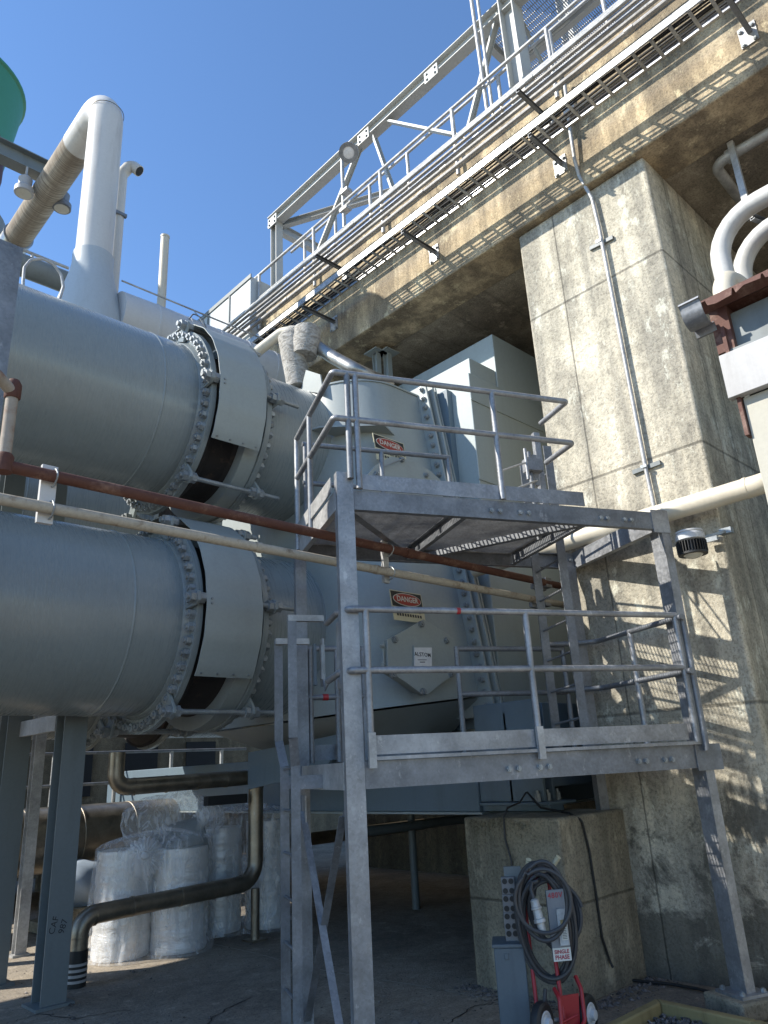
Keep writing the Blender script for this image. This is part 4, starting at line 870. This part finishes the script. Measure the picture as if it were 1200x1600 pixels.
# ================================================================== shed and pipes at the right edge
sd = thing('shed', (5.6, .4, 0), 'beige walled shed with white trim and rusty roof edge at the right edge', 'shed')
q = MB(); q.bb(5.0, 6.34, -4, 1.53, 0, 4.03); q.build('wall', 'beige', sd, .006)
q = MB(); q.bb(4.93, 4.998, -4, 1.60, 4.035, 4.37); q.build('trim_board', 'trim', sd, .004)
q = MB(); q.bb(5.06, 6.3, -4, 1.50, 4.04, 4.72); q.bb(4.998, 5.06, -4, 1.55, 4.375, 4.42); q.build('dark_fascia', 'colp', sd)
q = MB(); n = 44
xs_ = [4.86+.045*k for k in range(33)]
top = [V((x, 1.62+.03*math.sin(x*9), 4.80+.022*math.sin(k*math.pi/2))) for k, x in enumerate(xs_)]
vs = []
for k, p in enumerate(top):
    vs += [p, V((p.x, -4, p.z)), V((p.x, -4, p.z-.012)), p-Z*.012]
fs = []
for k in range(len(top)-1):
    for e in range(4): fs.append((k*4+e, k*4+(e+1) % 4, k*4+4+(e+1) % 4, k*4+4+e))
fs += [(0, 1, 2, 3), tuple(range((len(top)-1)*4+3, (len(top)-1)*4-1, -1))]
q.add(vs, fs); q.build('roof_sheet', 'rustr', sd)
q = MB()
for k in range(26):
    yy = 1.58-k*.2; q.prism([V((4.855, yy, 4.785)), V((4.855, yy-.19, 4.785+.01*math.sin(k*2.1))), V((4.85, yy-.18, 4.735+.02*math.sin(k*1.7))), V((4.85, yy-.07, 4.745-.02*math.cos(k*2.9))), V((4.85, yy-.01, 4.74+.02*math.sin(k*3.3)))], (.012, 0, 0))
q.build('rusted_eave', 'rustr', sd)
q = MB(); g0 = []
for k in range(13):
    a_ = math.pi*(1.0+.75*k/12); g0.append((-.12+.11*math.cos(a_), .09+.12*math.sin(a_)))
g0 = [(-.255, .12), (-.25, .135)]+g0+[(-.02, -.05), (0, -.05)]+[(x*.97-.004, z+.008) for x, z in reversed(g0)]+[(-.245, .14)]
q.prism([V((5.02+a, 1.74, 4.66+c)) for a, c in g0], (0, -.15, 0)); q.build('gutter', 'galvd', sd)
q = MB(); q.bb(4.97, 5.055, 1.535, 1.56, 3.75, 4.6); q.bb(5.0, 5.2, 1.50, 1.62, 4.42, 4.78); q.build('rusted_flashing', 'rustr', sd)
for i, (X1, r, ps, lab) in enumerate(((6.45, .09, [(1142, 470), (1118, 372), (1160, 322), (1290, 262)], 'nearer of the two thick white pipes bending under the deck at the right'), (6.95, .09, [(1178, 470), (1152, 400), (1185, 362), (1300, 305)], 'farther of the two thick white pipes bending under the deck at the right'))):
    P_ = [onx(*p, X1) for p in ps]; P_[0] = V((X1, P_[1].y, P_[0].z-.6)); P_[2] = V((X1, P_[2].y, P_[2].z)); zz = (P_[2].z+P_[3].z)/2
    pts = [P_[0], V((X1, P_[1].y, zz)), V((X1, -2, zz))]
    pipe('white_bend_pipe', lab, pts, r, 'whitep', .42, seg=28)
q_ = [V((5.75, onx(1130, 450, 5.75).y, onx(1130, 450, 5.75).z-.4)), None, None]
zt2 = onx(1140, 405, 5.75).z-.1
pipe('white_elbow_pipe', 'short white gooseneck standing just above the rusty roof edge', [(5.75, q_[0].y, q_[0].z), (5.75, q_[0].y, zt2), (6.15, q_[0].y-.05, zt2), (6.3, q_[0].y-.05, zt2-.5)], .088, 'cream', .2, joints=[((5.75, q_[0].y, zt2-.22), Z, .093, .012)], seg=28)
a_, b_ = onx(1117, 262, 7.0), onx(1240, 180, 7.0); zz = (a_.z+b_.z)/2
gpipe = pipe('grey_pipe', 'thin galvanised pipe with a grooved coupling hung under the deck at the right', [(7.7, a_.y+.02, zz-.02), (7.0, a_.y, zz), (7.0, -2, zz)], .055, 'galvl', .12, joints=[((7.0, a_.y-.16, zz), Y, .075, .05)])
hg = thing('pipe_hanger', (7, a_.y-.3, 7.6), 'angle steel hanger holding the thin galvanised pipe under the deck', 'pipe hanger')
y0 = onx(1146, 245, 6.9).y; q = MB(); q.chan(V((6.9, y0, 7.69)), V((6.9, y0, onx(1165, 345, 6.9).z)), .05, .06, .006, up=Y); q.build('drop_bar', 'galvl', hg)
zz2 = onx(1165, 345, 6.9).z; q = MB(); q.chan(V((6.9, y0, zz2)), V((7.9, y0-.3, zz2)), .05, .06, .006); q.build('cross_bar', 'galvd', hg)
# ================================================================== lower left: columns, pipes, wrapped rolls
def hcol(x, y, h, w_, label, mat='colp', text_=False):
    t = thing('steel_column', (x, y, 0), label, 'column', None)
    q = MB(); q.ibeam(V((x, y, 0)), V((x, y, h)), w_, w_, .014, up=Y); q.build('column_shaft', mat, t)
    q = MB(); q.box((x, y, .012), w_*1.5, w_*1.5, .022); q.build('base_plate', mat, t)
    return t
cA = hcol(2.83, 7.30, 2.42, .215, 'front painted steel column standing under the lower duct with marker writing')
cB = hcol(2.70, 8.45, 2.6, .24, 'second painted steel column at the far left under the ducts')
hcol(3.35, 9.6, 3.0, .12, 'slim pale column standing behind the front column under the ducts', 'galvl')
hcol(2.2, 9.9, 3.0, .14, 'slim pale column half hidden at the far left under the ducts', 'galvd')
text('CAF', 'marker_writing', 'ink', .075, V((2.78, 7.30-.109, .62)), (.25, 0, .97), (-.97, 0, .25), cA, bold=0)
text('987', 'marker_writing', 'ink', .075, V((2.86, 7.30-.109, .60)), (.25, 0, .97), (-.97, 0, .25), cA, bold=0)
q = MB(); q.chan(V((2.72, 7.42, 2.32)), V((2.70, 8.33, 2.32)), .05, .15, .01); tag(q.build('cross_beam', 'galvl'), 'short pale beam joining the two painted columns under the duct', 'beam')
for i, (x, y, z0, z1, w_, lb) in enumerate(((1.60, 7.8, 3.6, 5.2, .12, 'left pale post in the gap between the two near ducts'), (2.72, 8.0, 3.6, 5.2, .16, 'dark post in the gap between the two near ducts'), (2.22, 7.9, 3.6, 5.2, .2, 'wide dark post in the gap between the two near ducts'))):
    q = MB(); q.ibeam(V((x, y, z0)), V((x, y, z1)), w_, w_, .012, up=Y); tag(q.build('steel_post', 'colp' if i else 'galvd'), lb, 'post')
dp = thing('drain_pipe', (3.22, 7.71, 0), 'dull metal clad pipe rising from the floor and running low across the front wrapped rolls', 'pipe')
q = MB(); q.tube([(3.22, 7.71, .26), (3.22, 7.71, .57), (5.29, 7.87, .60), (5.29, 7.87, 1.64)], .088, 24, .22, bseg=8); q.build('pipe_run', 'jackd', dp)
q = MB()
for (p, d) in (((3.22, 7.71, .40), Z), ((3.36, 7.72, .565), X), ((3.75, 7.75, .58), X), ((4.3, 7.79, .585), X), ((4.72, 7.83, .59), X), ((5.1, 7.86, .60), X), ((5.29, 7.87, .82), Z), ((5.29, 7.87, 1.35), Z)): q.ring(V(p)-V(d)*.008, d, .093, .086, .016, 24)
q.build('seam_band', 'jackd', dp)
q = MB(); q.cyl((3.22, 7.71, 0), (3.22, 7.71, .30), .095, 24); q.build('tape_wrap', 'black', dp)
for k in range(4): q = MB(); q.ring((3.22, 7.71, .04+k*.045), Z, .0985, .09, .022, 24); q.build('white_tape', 'trim', dp)
q = MB(); q.cyl((5.29, 7.87, 0), (5.29, 7.87, .53), .05, 16); q.box((5.29, 7.87, .01), .2, .2, .02); q.build('pipe_stand', 'jackd', dp)
L0, L1 = ony(180, 1222, 7.87), ony(452, 1212, 7.87)
tp = thing('header_pipe', (4.6, 7.87, 1.6), 'dull metal clad pipe running level under the ducts above the wrapped rolls', 'pipe')
q = MB(); q.tube([(L0.x, 7.87, 2.05), (L0.x, 7.87, 1.70), (L1.x+.1, 7.87, 1.74)], .085, 24, .14); q.cyl((5.29, 7.87, 1.6), (5.29, 7.87, 1.75), .092, 24); q.build('pipe_run', 'jackd', tp)
q = MB()
for k in range(5): q.ring((L0.x+.2+k*.37, 7.87, 1.702+k*.006), X, .090, .083, .016, 24)
q.build('seam_band', 'jackd', tp)
q = MB(); q.tube([(L1.x-.25, 7.87, 1.73), (L1.x-.25, 7.80, 1.73), (L1.x-.25, 7.80, 2.2)], .055, 16, .05); q.build('branch', 'jackd', tp)
q = MB(); q.box((L1.x-.22, 7.74, 2.12), .28, .04, .045); q.cyl((L1.x-.25, 7.8, 2.1), (L1.x-.25, 7.8, 2.17), .03, 10); q.build('red_handle', 'red', tp)
q = MB(); q.box((4.9, 7.9, 1.50), .52, .1, .10); tag(q.build('pipe_support', 'blind'), 'dark steel bar under the level metal clad pipe', 'support')
bpz = thing('large_pipe', (3, 11.2, .6), 'large metal clad pipe lying in the shade behind the columns', 'pipe')
q = MB(); prof = [(.40, 0)]
for k in range(1, 14): prof += [(.42, k*.75-.004), (.427, k*.75), (.427, k*.75+.03), (.42, k*.75+.034)]
q.lathe((-3, 11.2, 1.06), X, prof+[(.42, 10.4)], 40); q.build('cladding', 'jackd', bpz)
for k in range(4): q = MB(); q.bb(-1.2+k*2.2, -1.05+k*2.2, 11.0, 11.4, 0, .66); q.build('pipe_saddle', 'colp', bpz)
q = MB(); q.cyl((5.6, 9.6, .8), (9.9, 9.6, .8), .09, 18); tag(q.build('shaded_pipe', 'jackd'), 'thin pipe running through the dark space below the condenser', 'pipe')
q = MB(); q.cyl((7.6, 7.6, 0), (7.6, 7.6, 1.27), .05, 14); tag(q.build('support_pipe', 'colp'), 'single thin upright pipe in the dark space below the condenser', 'pipe')
q = MB(); q.cyl((6.4, 7.4, 1.02), (10.1, 7.4, 1.02), .06, 14); tag(q.build('shaded_pipe', 'colp'), 'level pipe just under the condenser base plate', 'pipe')
# background plant wall, railing and stairs in shade
bw_ = thing('plant_building', (4, 17.5, 0), 'dim plant building wall seen beyond the columns at the lower left', 'building')
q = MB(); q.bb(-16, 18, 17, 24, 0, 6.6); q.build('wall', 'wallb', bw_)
for k in range(9): q = MB(); q.bb(-3+k*1.55, -2.2+k*1.55, 16.96, 16.998, 1.5, 2.6); q.build('window', 'blind', bw_)
q = MB(); q.bb(-16, 18, 16.9, 16.999, 3.0, 3.2); q.build('cornice', 'fascia', bw_)
rl = thing('handrail', (3, 13, 0), 'pale handrail standing far back between the columns at lower left', 'handrail')
for z in (1.25, 1.75, 2.25): q = MB(); q.cyl((-2, 13, z), (8.5, 13, z), .025, 8); q.build('rail', 'galvd', rl)
for k in range(10): q = MB(); q.cyl((-1.5+k*1.05, 13, 0), (-1.5+k*1.05, 13, 2.25), .035, 8); q.build('stanchion', 'galvl', rl)
q = MB(); q.bb(-2, 5.9, 12.6, 15, .9, 1.15); q.bb(-2, -1.7, 12.7, 15, 0, .9); q.bb(5.4, 5.7, 12.7, 15, 0, .9); tag(q.build('concrete_platform', 'pedestal', loc=(2, 13, 0)), 'low concrete platform under the far handrail', 'platform')
q = MB(); q.lathe((1.0, 15.4, 1.16), Z, [(.8, 0), (.8, 1.6), (.55, 1.9), (.1, 2.0)], 32); tag(q.build('storage_tank', 'sheet'), 'pale round tank beyond the far handrail at the left edge', 'tank')
# wrapped rolls
rollpos = [((4.02, 8.52), .30, 1.04), ((4.56, 8.27), .30, 1.02), ((5.35, 8.75), .27, 1.15), ((5.85, 8.45), .26, 1.2), ((4.75, 8.85), .27, 1.0)]
rlab = ['leftmost silver insulation roll standing wrapped in clear plastic', 'silver insulation roll right of the leftmost one in the same plastic wrap', 'tall silver roll behind the upright metal clad pipe', 'rightmost silver roll nearly hidden by the platform ladder', 'silver roll standing behind the front pair']
rng = random.Random(3)
for ((x, y), r, h), lb in zip(rollpos, rlab):
    q = MB(); prof = [(.04, 0), (r*.98, 0)]
    for k in range(1, 24): prof.append((r*(1+.016*math.sin(k*1.9)+rng.uniform(-.012, .012)), h*k/24))
    prof += [(r*.97, h), (r*.5, h+.004), (.05, h-.02)]
    q.lathe((x, y, .005), Z, prof, 40); tag(q.build('insulation_roll', 'foil', loc=(x, y, 0), sm=60), lb, 'insulation roll', 'wrapped insulation rolls')
def wrap(name, cs, r, h, label, seed, topz=0.12):
    # loose plastic cover round a group of rolls: folded, gathered at the top
    q = MB(); nz, na = 46, 150; cx = sum(c[0] for c in cs)/len(cs); cy = sum(c[1] for c in cs)/len(cs); vs = []
    for i in range(nz+1):
        f = i/nz
        for j in range(na):
            a = 2*math.pi*j/na; d = V((math.cos(a), math.sin(a), 0)); e = max((V((c[0]-cx, c[1]-cy, 0)).dot(d)) for c in cs)+r
            nn = mnoise.noise(V((d.x*2.2+seed, d.y*2.2, f*1.5)))*.05+mnoise.noise(V((d.x*7+seed, d.y*7, f*2.6)))*.028+abs(mnoise.noise(V((a*5.5+seed*3, f*1.3, 3))))*.03
            flare = .05*max(0, 1-f*7)
            if f < .86: rad = (e+.025+nn+flare); z = h*1.03*f/.86
            else: g_ = (f-.86)/.14; rad = (e+.02+nn)*(1-g_**1.6*.97); z = h*1.03+topz*math.sin(g_*1.5)+nn*1.2
            vs.append(V((cx, cy, 0))+d*rad+Z*(.006+z))
    fs = [(i*na+j, i*na+(j+1) % na, (i+1)*na+(j+1) % na, (i+1)*na+j) for i in range(nz) for j in range(na)]
    q.add(vs, fs); o = q.build(name, 'plastic', loc=(cx, cy, 0), sm=180); return tag(o, label, 'plastic wrap')
wrap('plastic_wrap', [rollpos[0][0], rollpos[1][0]], .30, 1.04, 'crumpled clear plastic wrapped around the two front insulation rolls', 1.3)
wrap('plastic_wrap', [rollpos[2][0], rollpos[3][0]], .29, 1.2, 'clear plastic wrapped around the rolls behind the upright metal clad pipe', 5.1)
# bag lying on top with knotted end
q = MB(); cbag = V((4.52, 8.42, 1.28)); ax_ = V((.72, -.35, 0)).normalized(); sd_ = Z.cross(ax_); vs = []; nu, nv = 70, 90
for i in range(nu+1):
    th = math.pi*i/nu
    for j in range(nv):
        ph = 2*math.pi*j/nv; d = ax_*math.cos(th)*.56+(sd_*math.cos(ph)*.36+Z*math.sin(ph)*.34)*math.sin(th)
        nn = 1+.16*mnoise.noise(d*3.1+V((4, 1, 2)))+.07*mnoise.noise(d*9)+.05*abs(mnoise.noise(V((ph*3, th*.8, 1))))
        p = cbag+d*nn; p.z = max(p.z, 1.03+.02*mnoise.noise(d*5)); vs.append(p)
q.add(vs, [(i*nv+j, i*nv+(j+1) % nv, (i+1)*nv+(j+1) % nv, (i+1)*nv+j) for i in range(nu) for j in range(nv)])
tag(q.build('plastic_bag', 'plastic', loc=(4.52, 8.42, 1.03), sm=180), 'big crumpled clear plastic bag slumped on top of the wrapped rolls', 'plastic bag')
q = MB(); q.lathe((4.62, 8.40, 1.05), V((.8, -.4, .3)), [(.05, -.3), (.22, -.28), (.24, 0), (.2, .28), (.05, .3)], 24); tag(q.build('dark_roll', 'colp', loc=(4.62, 8.4, 1.03)), 'dark roll lying inside the bag on top of the wrapped rolls', 'roll')
# knotted pleated end
kc = onpl(226, 1338, V((4.2, 8.06, 1)), V((.5, .86, 0))); kd = V((-.45, -.85, .2)).normalized(); k1 = kd.cross(Z).normalized(); k2 = kd.cross(k1); vs = []; na = 96
for i in range(12):
    f = i/11
    for j in range(na):
        a = 2*math.pi*j/na; rr = .19*(f**.75)*(1+.06*math.sin(j*2*math.pi/4.0)*f)+.008; vs.append(kc+k1*math.cos(a)*rr+k2*math.sin(a)*rr+kd*(.045*(1-f)**2-.05*f*f+.012*math.sin(a*24)*f))
q = MB(); q.add(vs, [(i*na+j, i*na+(j+1) % na, (i+1)*na+(j+1) % na, (i+1)*na+j) for i in range(11) for j in range(na)])
q.lathe(kc+kd*.03, kd, [(.02, 0), (.03, .02), (.045, .04), (.03, .06)], 14)
tag(q.build('gathered_plastic', 'plasticw', sm=180), 'pleated knotted end of plastic on the front of the wrapped rolls', 'plastic wrap')
q = MB(); vs = []; c = V((4.45, 10.6, .5))
for i in range(17):
    for j in range(32):
        th, ph = math.pi*i/16, 2*math.pi*j/32; d = V((math.sin(th)*math.cos(ph)*.45, math.sin(th)*math.sin(ph)*.4, math.cos(th)*.3)); vs.append(c+d*(1+.3*mnoise.noise(d*4)))
q.add(vs, [(i*32+j, i*32+(j+1) % 32, (i+1)*32+(j+1) % 32, (i+1)*32+j) for i in range(16) for j in range(32)]); tag(q.build('tarp_bundle', 'tarp', sm=180), 'crumpled pale blue tarp bundle left of the wrapped rolls', 'tarp')
q = MB(); q.bb(3.9, 5.1, 10.2, 11, .02, .14); q.bb(4.1, 5.0, 10.25, 10.95, .142, .28); tag(q.build('timber_stack', 'pedestal', loc=(4.5, 10.6, 0)), 'low stack of timber under the pale blue tarp bundle', 'timber')
# ================================================================== cable and cart
DN = V((.79, .613, 0)).normalized(); CR = V((DN.y, -DN.x, 0))
def oD(x, y, D=5.8): return onpl(x, y, DN*D, DN)
AXC = (CR, DN, Z)
q = MB(); q.tube([onx(822, 1238, 5.9), onx(812, 1254, 5.7), onx(793, 1262, 5.5), onx(787, 1278, 5.34), onx(789, 1310, 5.335), onx(799, 1345, 5.335), onx(801, 1375, 5.335)], .008, 8, .05); tag(q.build('thin_cord', 'cable'), 'thin grey cord hanging down the stained face of the pedestal', 'cord')
q = MB(); q.tube([onx(824, 1238, 5.9), onx(845, 1262, 5.8), V((5.75, 3.9, 1.315)), V((5.62, 3.75, 1.315)), ony(909, 1282, 3.685), ony(921, 1330, 3.685), ony(932, 1400, 3.685), ony(941, 1465, 3.685), ony(953, 1502, 3.68), ony(958, 1512, 3.66)], .010, 8, .05); tag(q.build('black_cable', 'black'), 'black cable draped over the pedestal and down its right side', 'cable')
q = MB(); q.tube([onz(*p, .02) for p in ((960, 1528), (1000, 1533), (1050, 1538), (1090, 1545), (1150, 1560))], .012, 8); tag(q.build('ground_cable', 'black'), 'black cable lying along the foot of the pillar', 'cable')
cb_ = thing('steel_cabinet', oD(802, 1625, 5.7), 'blue-grey steel cabinet standing left of the red hand truck', 'cabinet')
ctr = oD(803, 1560, 5.82); ztop = oD(800, 1481, 5.7).z
q = MB(); q.box(V((ctr.x, ctr.y, ztop/2)), .205, .24, ztop, AXC); q.build('cabinet_body', 'bluegrey', cb_, .008)
q = MB(); q.box(V((ctr.x, ctr.y, ztop+.012)), .225, .26, .022, AXC); q.box(V((ctr.x, ctr.y, ztop-.05))-DN*.121-CR*.02, .03, .012, .04, AXC); q.build('cabinet_lid', 'bluegrey', cb_, .004)
ob = thing('outlet_stack', oD(800, 1480, 5.8), 'column of four grey electrical outlet boxes beside the coiled cable', 'outlets')
q = MB(); q.box(oD(800, 1425, 5.86)+CR*.03, .12, .03, .58, AXC); q.build('back_board', 'colp', ob)
for (x, y) in ((794, 1384), (796, 1411.5), (798, 1439), (801, 1466)):
    c = oD(x, y, 5.8); q = MB(); q.box(c+DN*.02, .093, .06, .110, AXC); o_ = q.build('outlet_box', 'plug', ob, .004)
    for i in (-1, 1):
        for j in (-1, 1):
            q = MB(); q.cyl(c+CR*i*.022+Z*j*.03-DN*.004, c+CR*i*.022+Z*j*.03-DN*.016, .018, 16); q.build('outlet', 'black', o_)
ht = thing('hand_truck', oD(870, 1620, 5.6), 'red two wheeled hand truck leaning by the pedestal, loaded with an electrical box and cable', 'hand truck')
def rt(pts, r=.0135, m='red', nm='frame_tube', bend=.04): q = MB(); q.tube(pts, r, 12, bend); return q.build(nm, m, ht)
rt([oD(822, 1370, 5.80), oD(816, 1376, 5.84), oD(830, 1500, 5.72), oD(842, 1600, 5.6)])
rt([oD(852, 1371, 5.80), oD(858, 1378, 5.84), oD(868, 1500, 5.72), oD(882, 1600, 5.6)])
rt([oD(816, 1374, 5.82), oD(853, 1368, 5.82)], .02); rt([oD(866, 1545, 5.62), oD(874, 1560, 5.55), oD(880, 1625, 5.5)], bend=.03)
rt([oD(899, 1525, 5.75), oD(908, 1545, 5.7), oD(914, 1595, 5.65), oD(905, 1612, 5.6), oD(880, 1600, 5.55)], bend=.05)
rt([oD(880, 1597, 5.55), oD(902, 1586, 5.6)], .008)
for (a, c) in (((822, 1370), (826, 1344)), ((852, 1371), (872, 1340))):
    p0, p1 = oD(*a, 5.8), oD(*c, 5.74); rt([p0, p0.lerp(p1, .5)], .016); q = MB(); d = (p1-p0); n = 9; prof_ = []
    for k in range(n+1): prof_ += [(.019 if k % 2 else .0155, d.length*(.42+.62*k/n))]
    q.lathe(p0, d, [(.01, d.length*.41)]+prof_+[(.01, d.length*1.05)], 16); q.build('hand_grip', 'handle', ht)
q = MB(); q.prism([oD(876, 1556, 5.62), oD(904, 1552, 5.68), oD(907, 1612, 5.66), oD(878, 1618, 5.6)], DN*.006); q.build('nose_plate', 'red', ht)
for (x, y, D) in ((847, 1598, 5.52), (917, 1584, 5.78)):
    c = oD(x, y, D); axw = (-CR*.86+DN*.5).normalized(); rw = .112
    q = MB(); q.lathe(c-axw*.03, axw, [(.065, 0), (.095, -.004), (rw, .008), (rw+.004, .03), (rw, .052), (.095, .064), (.065, .06)], 40); wh = q.build('wheel', 'black', ht)
    q = MB(); q.lathe(c-axw*.034, axw, [(.012, -.03), (.03, -.028), (.034, -.004), (.045, .004), (.062, -.002), (.068, .002), (.068, .06), (.03, .062)], 32); q.build('rim', 'sheet', wh)
q = MB(); q.cyl(oD(847, 1598, 5.56), oD(917, 1584, 5.78), .012, 10); q.build('axle', 'bolt', ht)
# electrical box on the truck
eb = thing('power_box', oD(868, 1500, 5.66), 'grey steel power box with red stencilled voltage, strapped to the hand truck', 'power box')
tl, tr_, br, bl = oD(852, 1391, 5.62), oD(880, 1388, 5.62), oD(892.5, 1497, 5.55), oD(865, 1503, 5.55)
rv = (tr_-tl).normalized(); uv = (tl-bl).normalized(); nv_ = rv.cross(uv).normalized()
if nv_.dot(DN) > 0: nv_ = -nv_
q = MB(); q.prism([tl, tr_, br, bl], -nv_*.15); q.build('box_body', 'bluegrey', eb, .004)
W_ = (tr_-tl).length
def fp(u, v, off=0): return bl+rv*(W_*u)+uv*((tl-bl).length*v)+nv_*off
q = MB(); q.prism([fp(.02, .01, .001), fp(.98, .01, .001), fp(.98, .99, .001), fp(.02, .99, .001)], nv_*.006); q.build('front_cover', 'plug', eb)
q = MB(); q.prism([fp(.45, .20, .008), fp(.98, .20, .008), fp(.98, .72, .008), fp(.45, .72, .008)], nv_*.022); q.build('door', 'galvl', eb, .004)
q = MB(); q.prism([fp(.02, .0, .0085), fp(.98, .0, .0085), fp(.98, .18, .0085), fp(.02, .18, .0085)], nv_*.002); q.build('lower_label', 'signwhite', eb)
text('480V', 'stencil', 'inkred', .046, fp(.5, .91, .010), rv, uv, eb, bold=.001, sx=.9, spacing=1.15)
text('SINGLE', 'stencil', 'inkred', .031, fp(.5, .125, .012), rv, uv, eb, bold=.001, sx=.95); text('PHASE', 'stencil', 'inkred', .034, fp(.5, .05, .012), rv, uv, eb, bold=.001, sx=.95)
q = MB(); q.prism([fp(.60, .28, .031), fp(.92, .28, .031), fp(.92, .56, .031), fp(.60, .56, .031)], nv_*.002); sk = q.build('sticker', 'signwhite', eb)
q = MB(); q.prism([fp(.60, .50, .0335), fp(.92, .50, .0335), fp(.92, .56, .0335), fp(.60, .56, .0335)], nv_*.001); q.prism([fp(.60, .46, .0335), fp(.92, .46, .0335), fp(.92, .48, .0335), fp(.60, .48, .0335)], nv_*.001); q.build('sticker_bar', 'yellow', sk)
q = MB()
for k in range(7): q.box(fp(.76, .30+.022*k, .0335), W_*.24, .003, .001, (rv, uv, nv_))
q.build('small_print', 'ink', sk)
# small upper loops behind the box
pc = thing('power_cable', oD(860, 1535, 5.6), 'thick black power cable coiled in long loops over the hand truck', 'cable')
q = MB(); pts = []; rg_ = random.Random(5); loops = 7
for k in range(loops*36):
    t_ = k/36; i = int(t_); a = 2*math.pi*t_; fr = t_-i
    rx = (46, 36, 50, 30, 44, 33, 47)[i]*(1-fr)+(38, 47, 33, 42, 36, 45, 30)[i]*fr; ry = (104, 92, 112, 80, 100, 86, 106)[i]*(1-fr)+(92, 112, 80, 100, 86, 106, 74)[i]*fr
    y = 1446-ry*.90*math.cos(a)+3*math.sin(3*a+i); x = 853+rx*math.sin(a)+(y-1446)*.13
    pts.append(oD(x, y, 5.74-.03*(i % 3)-.015*math.sin(a*2+i)))
q.tube(pts, .0135, 10); q.build('cable_loops', 'cable', pc)
q = MB(); pts = []
for k in range(80):
    a = 2*math.pi*k/40-.6; i = k/40; x = 856+(34+6*i)*math.sin(a)-3; y = 1408-(62 if k < 40 else 50)*math.cos(a); pts.append(oD(x-14+.35*(y-1350)*.15+8, y, 5.50-.02*i))
q.tube(pts, .0135, 10); q.build('cable_loops', 'cable', pc)
q = MB(); pts = []
for k in range(130):
    a = 2*math.pi*k/40; i = k/40; y = 1425-(64-5*i)*math.cos(a); pts.append(oD(868+(30+4*i)*math.sin(a)+(y-1425)*.16, y, 5.76+.02*math.sin(a*2)-.01*i))
q.tube(pts, .0135, 10); q.build('cable_loops', 'cable', pc)
q = MB(); p0, p1 = oD(834, 1404, 5.52), oD(848, 1456, 5.50); d = p1-p0; L = d.length
q.lathe(p0, d, [(.015, 0), (.028, .01), (.03, L*.25), (.036, L*.27), (.036, L*.32), (.028, L*.34), (.031, L*.6), (.038, L*.62), (.04, L*.72), (.026, L*.74), (.024, L), (.01, L)], 24); q.build('plug', 'galvl', pc)
q = MB(); q.tube([oD(831, 1378, 5.55), oD(829, 1390, 5.53), p0], .013, 10); q.build('cable_tail', 'cable', pc); q = MB(); q.tube([oD(852, 1545, 5.62), oD(850, 1580, 5.6), oD(846, 1640, 5.62)], .013, 10); q.build('cable_tail', 'cable', pc)
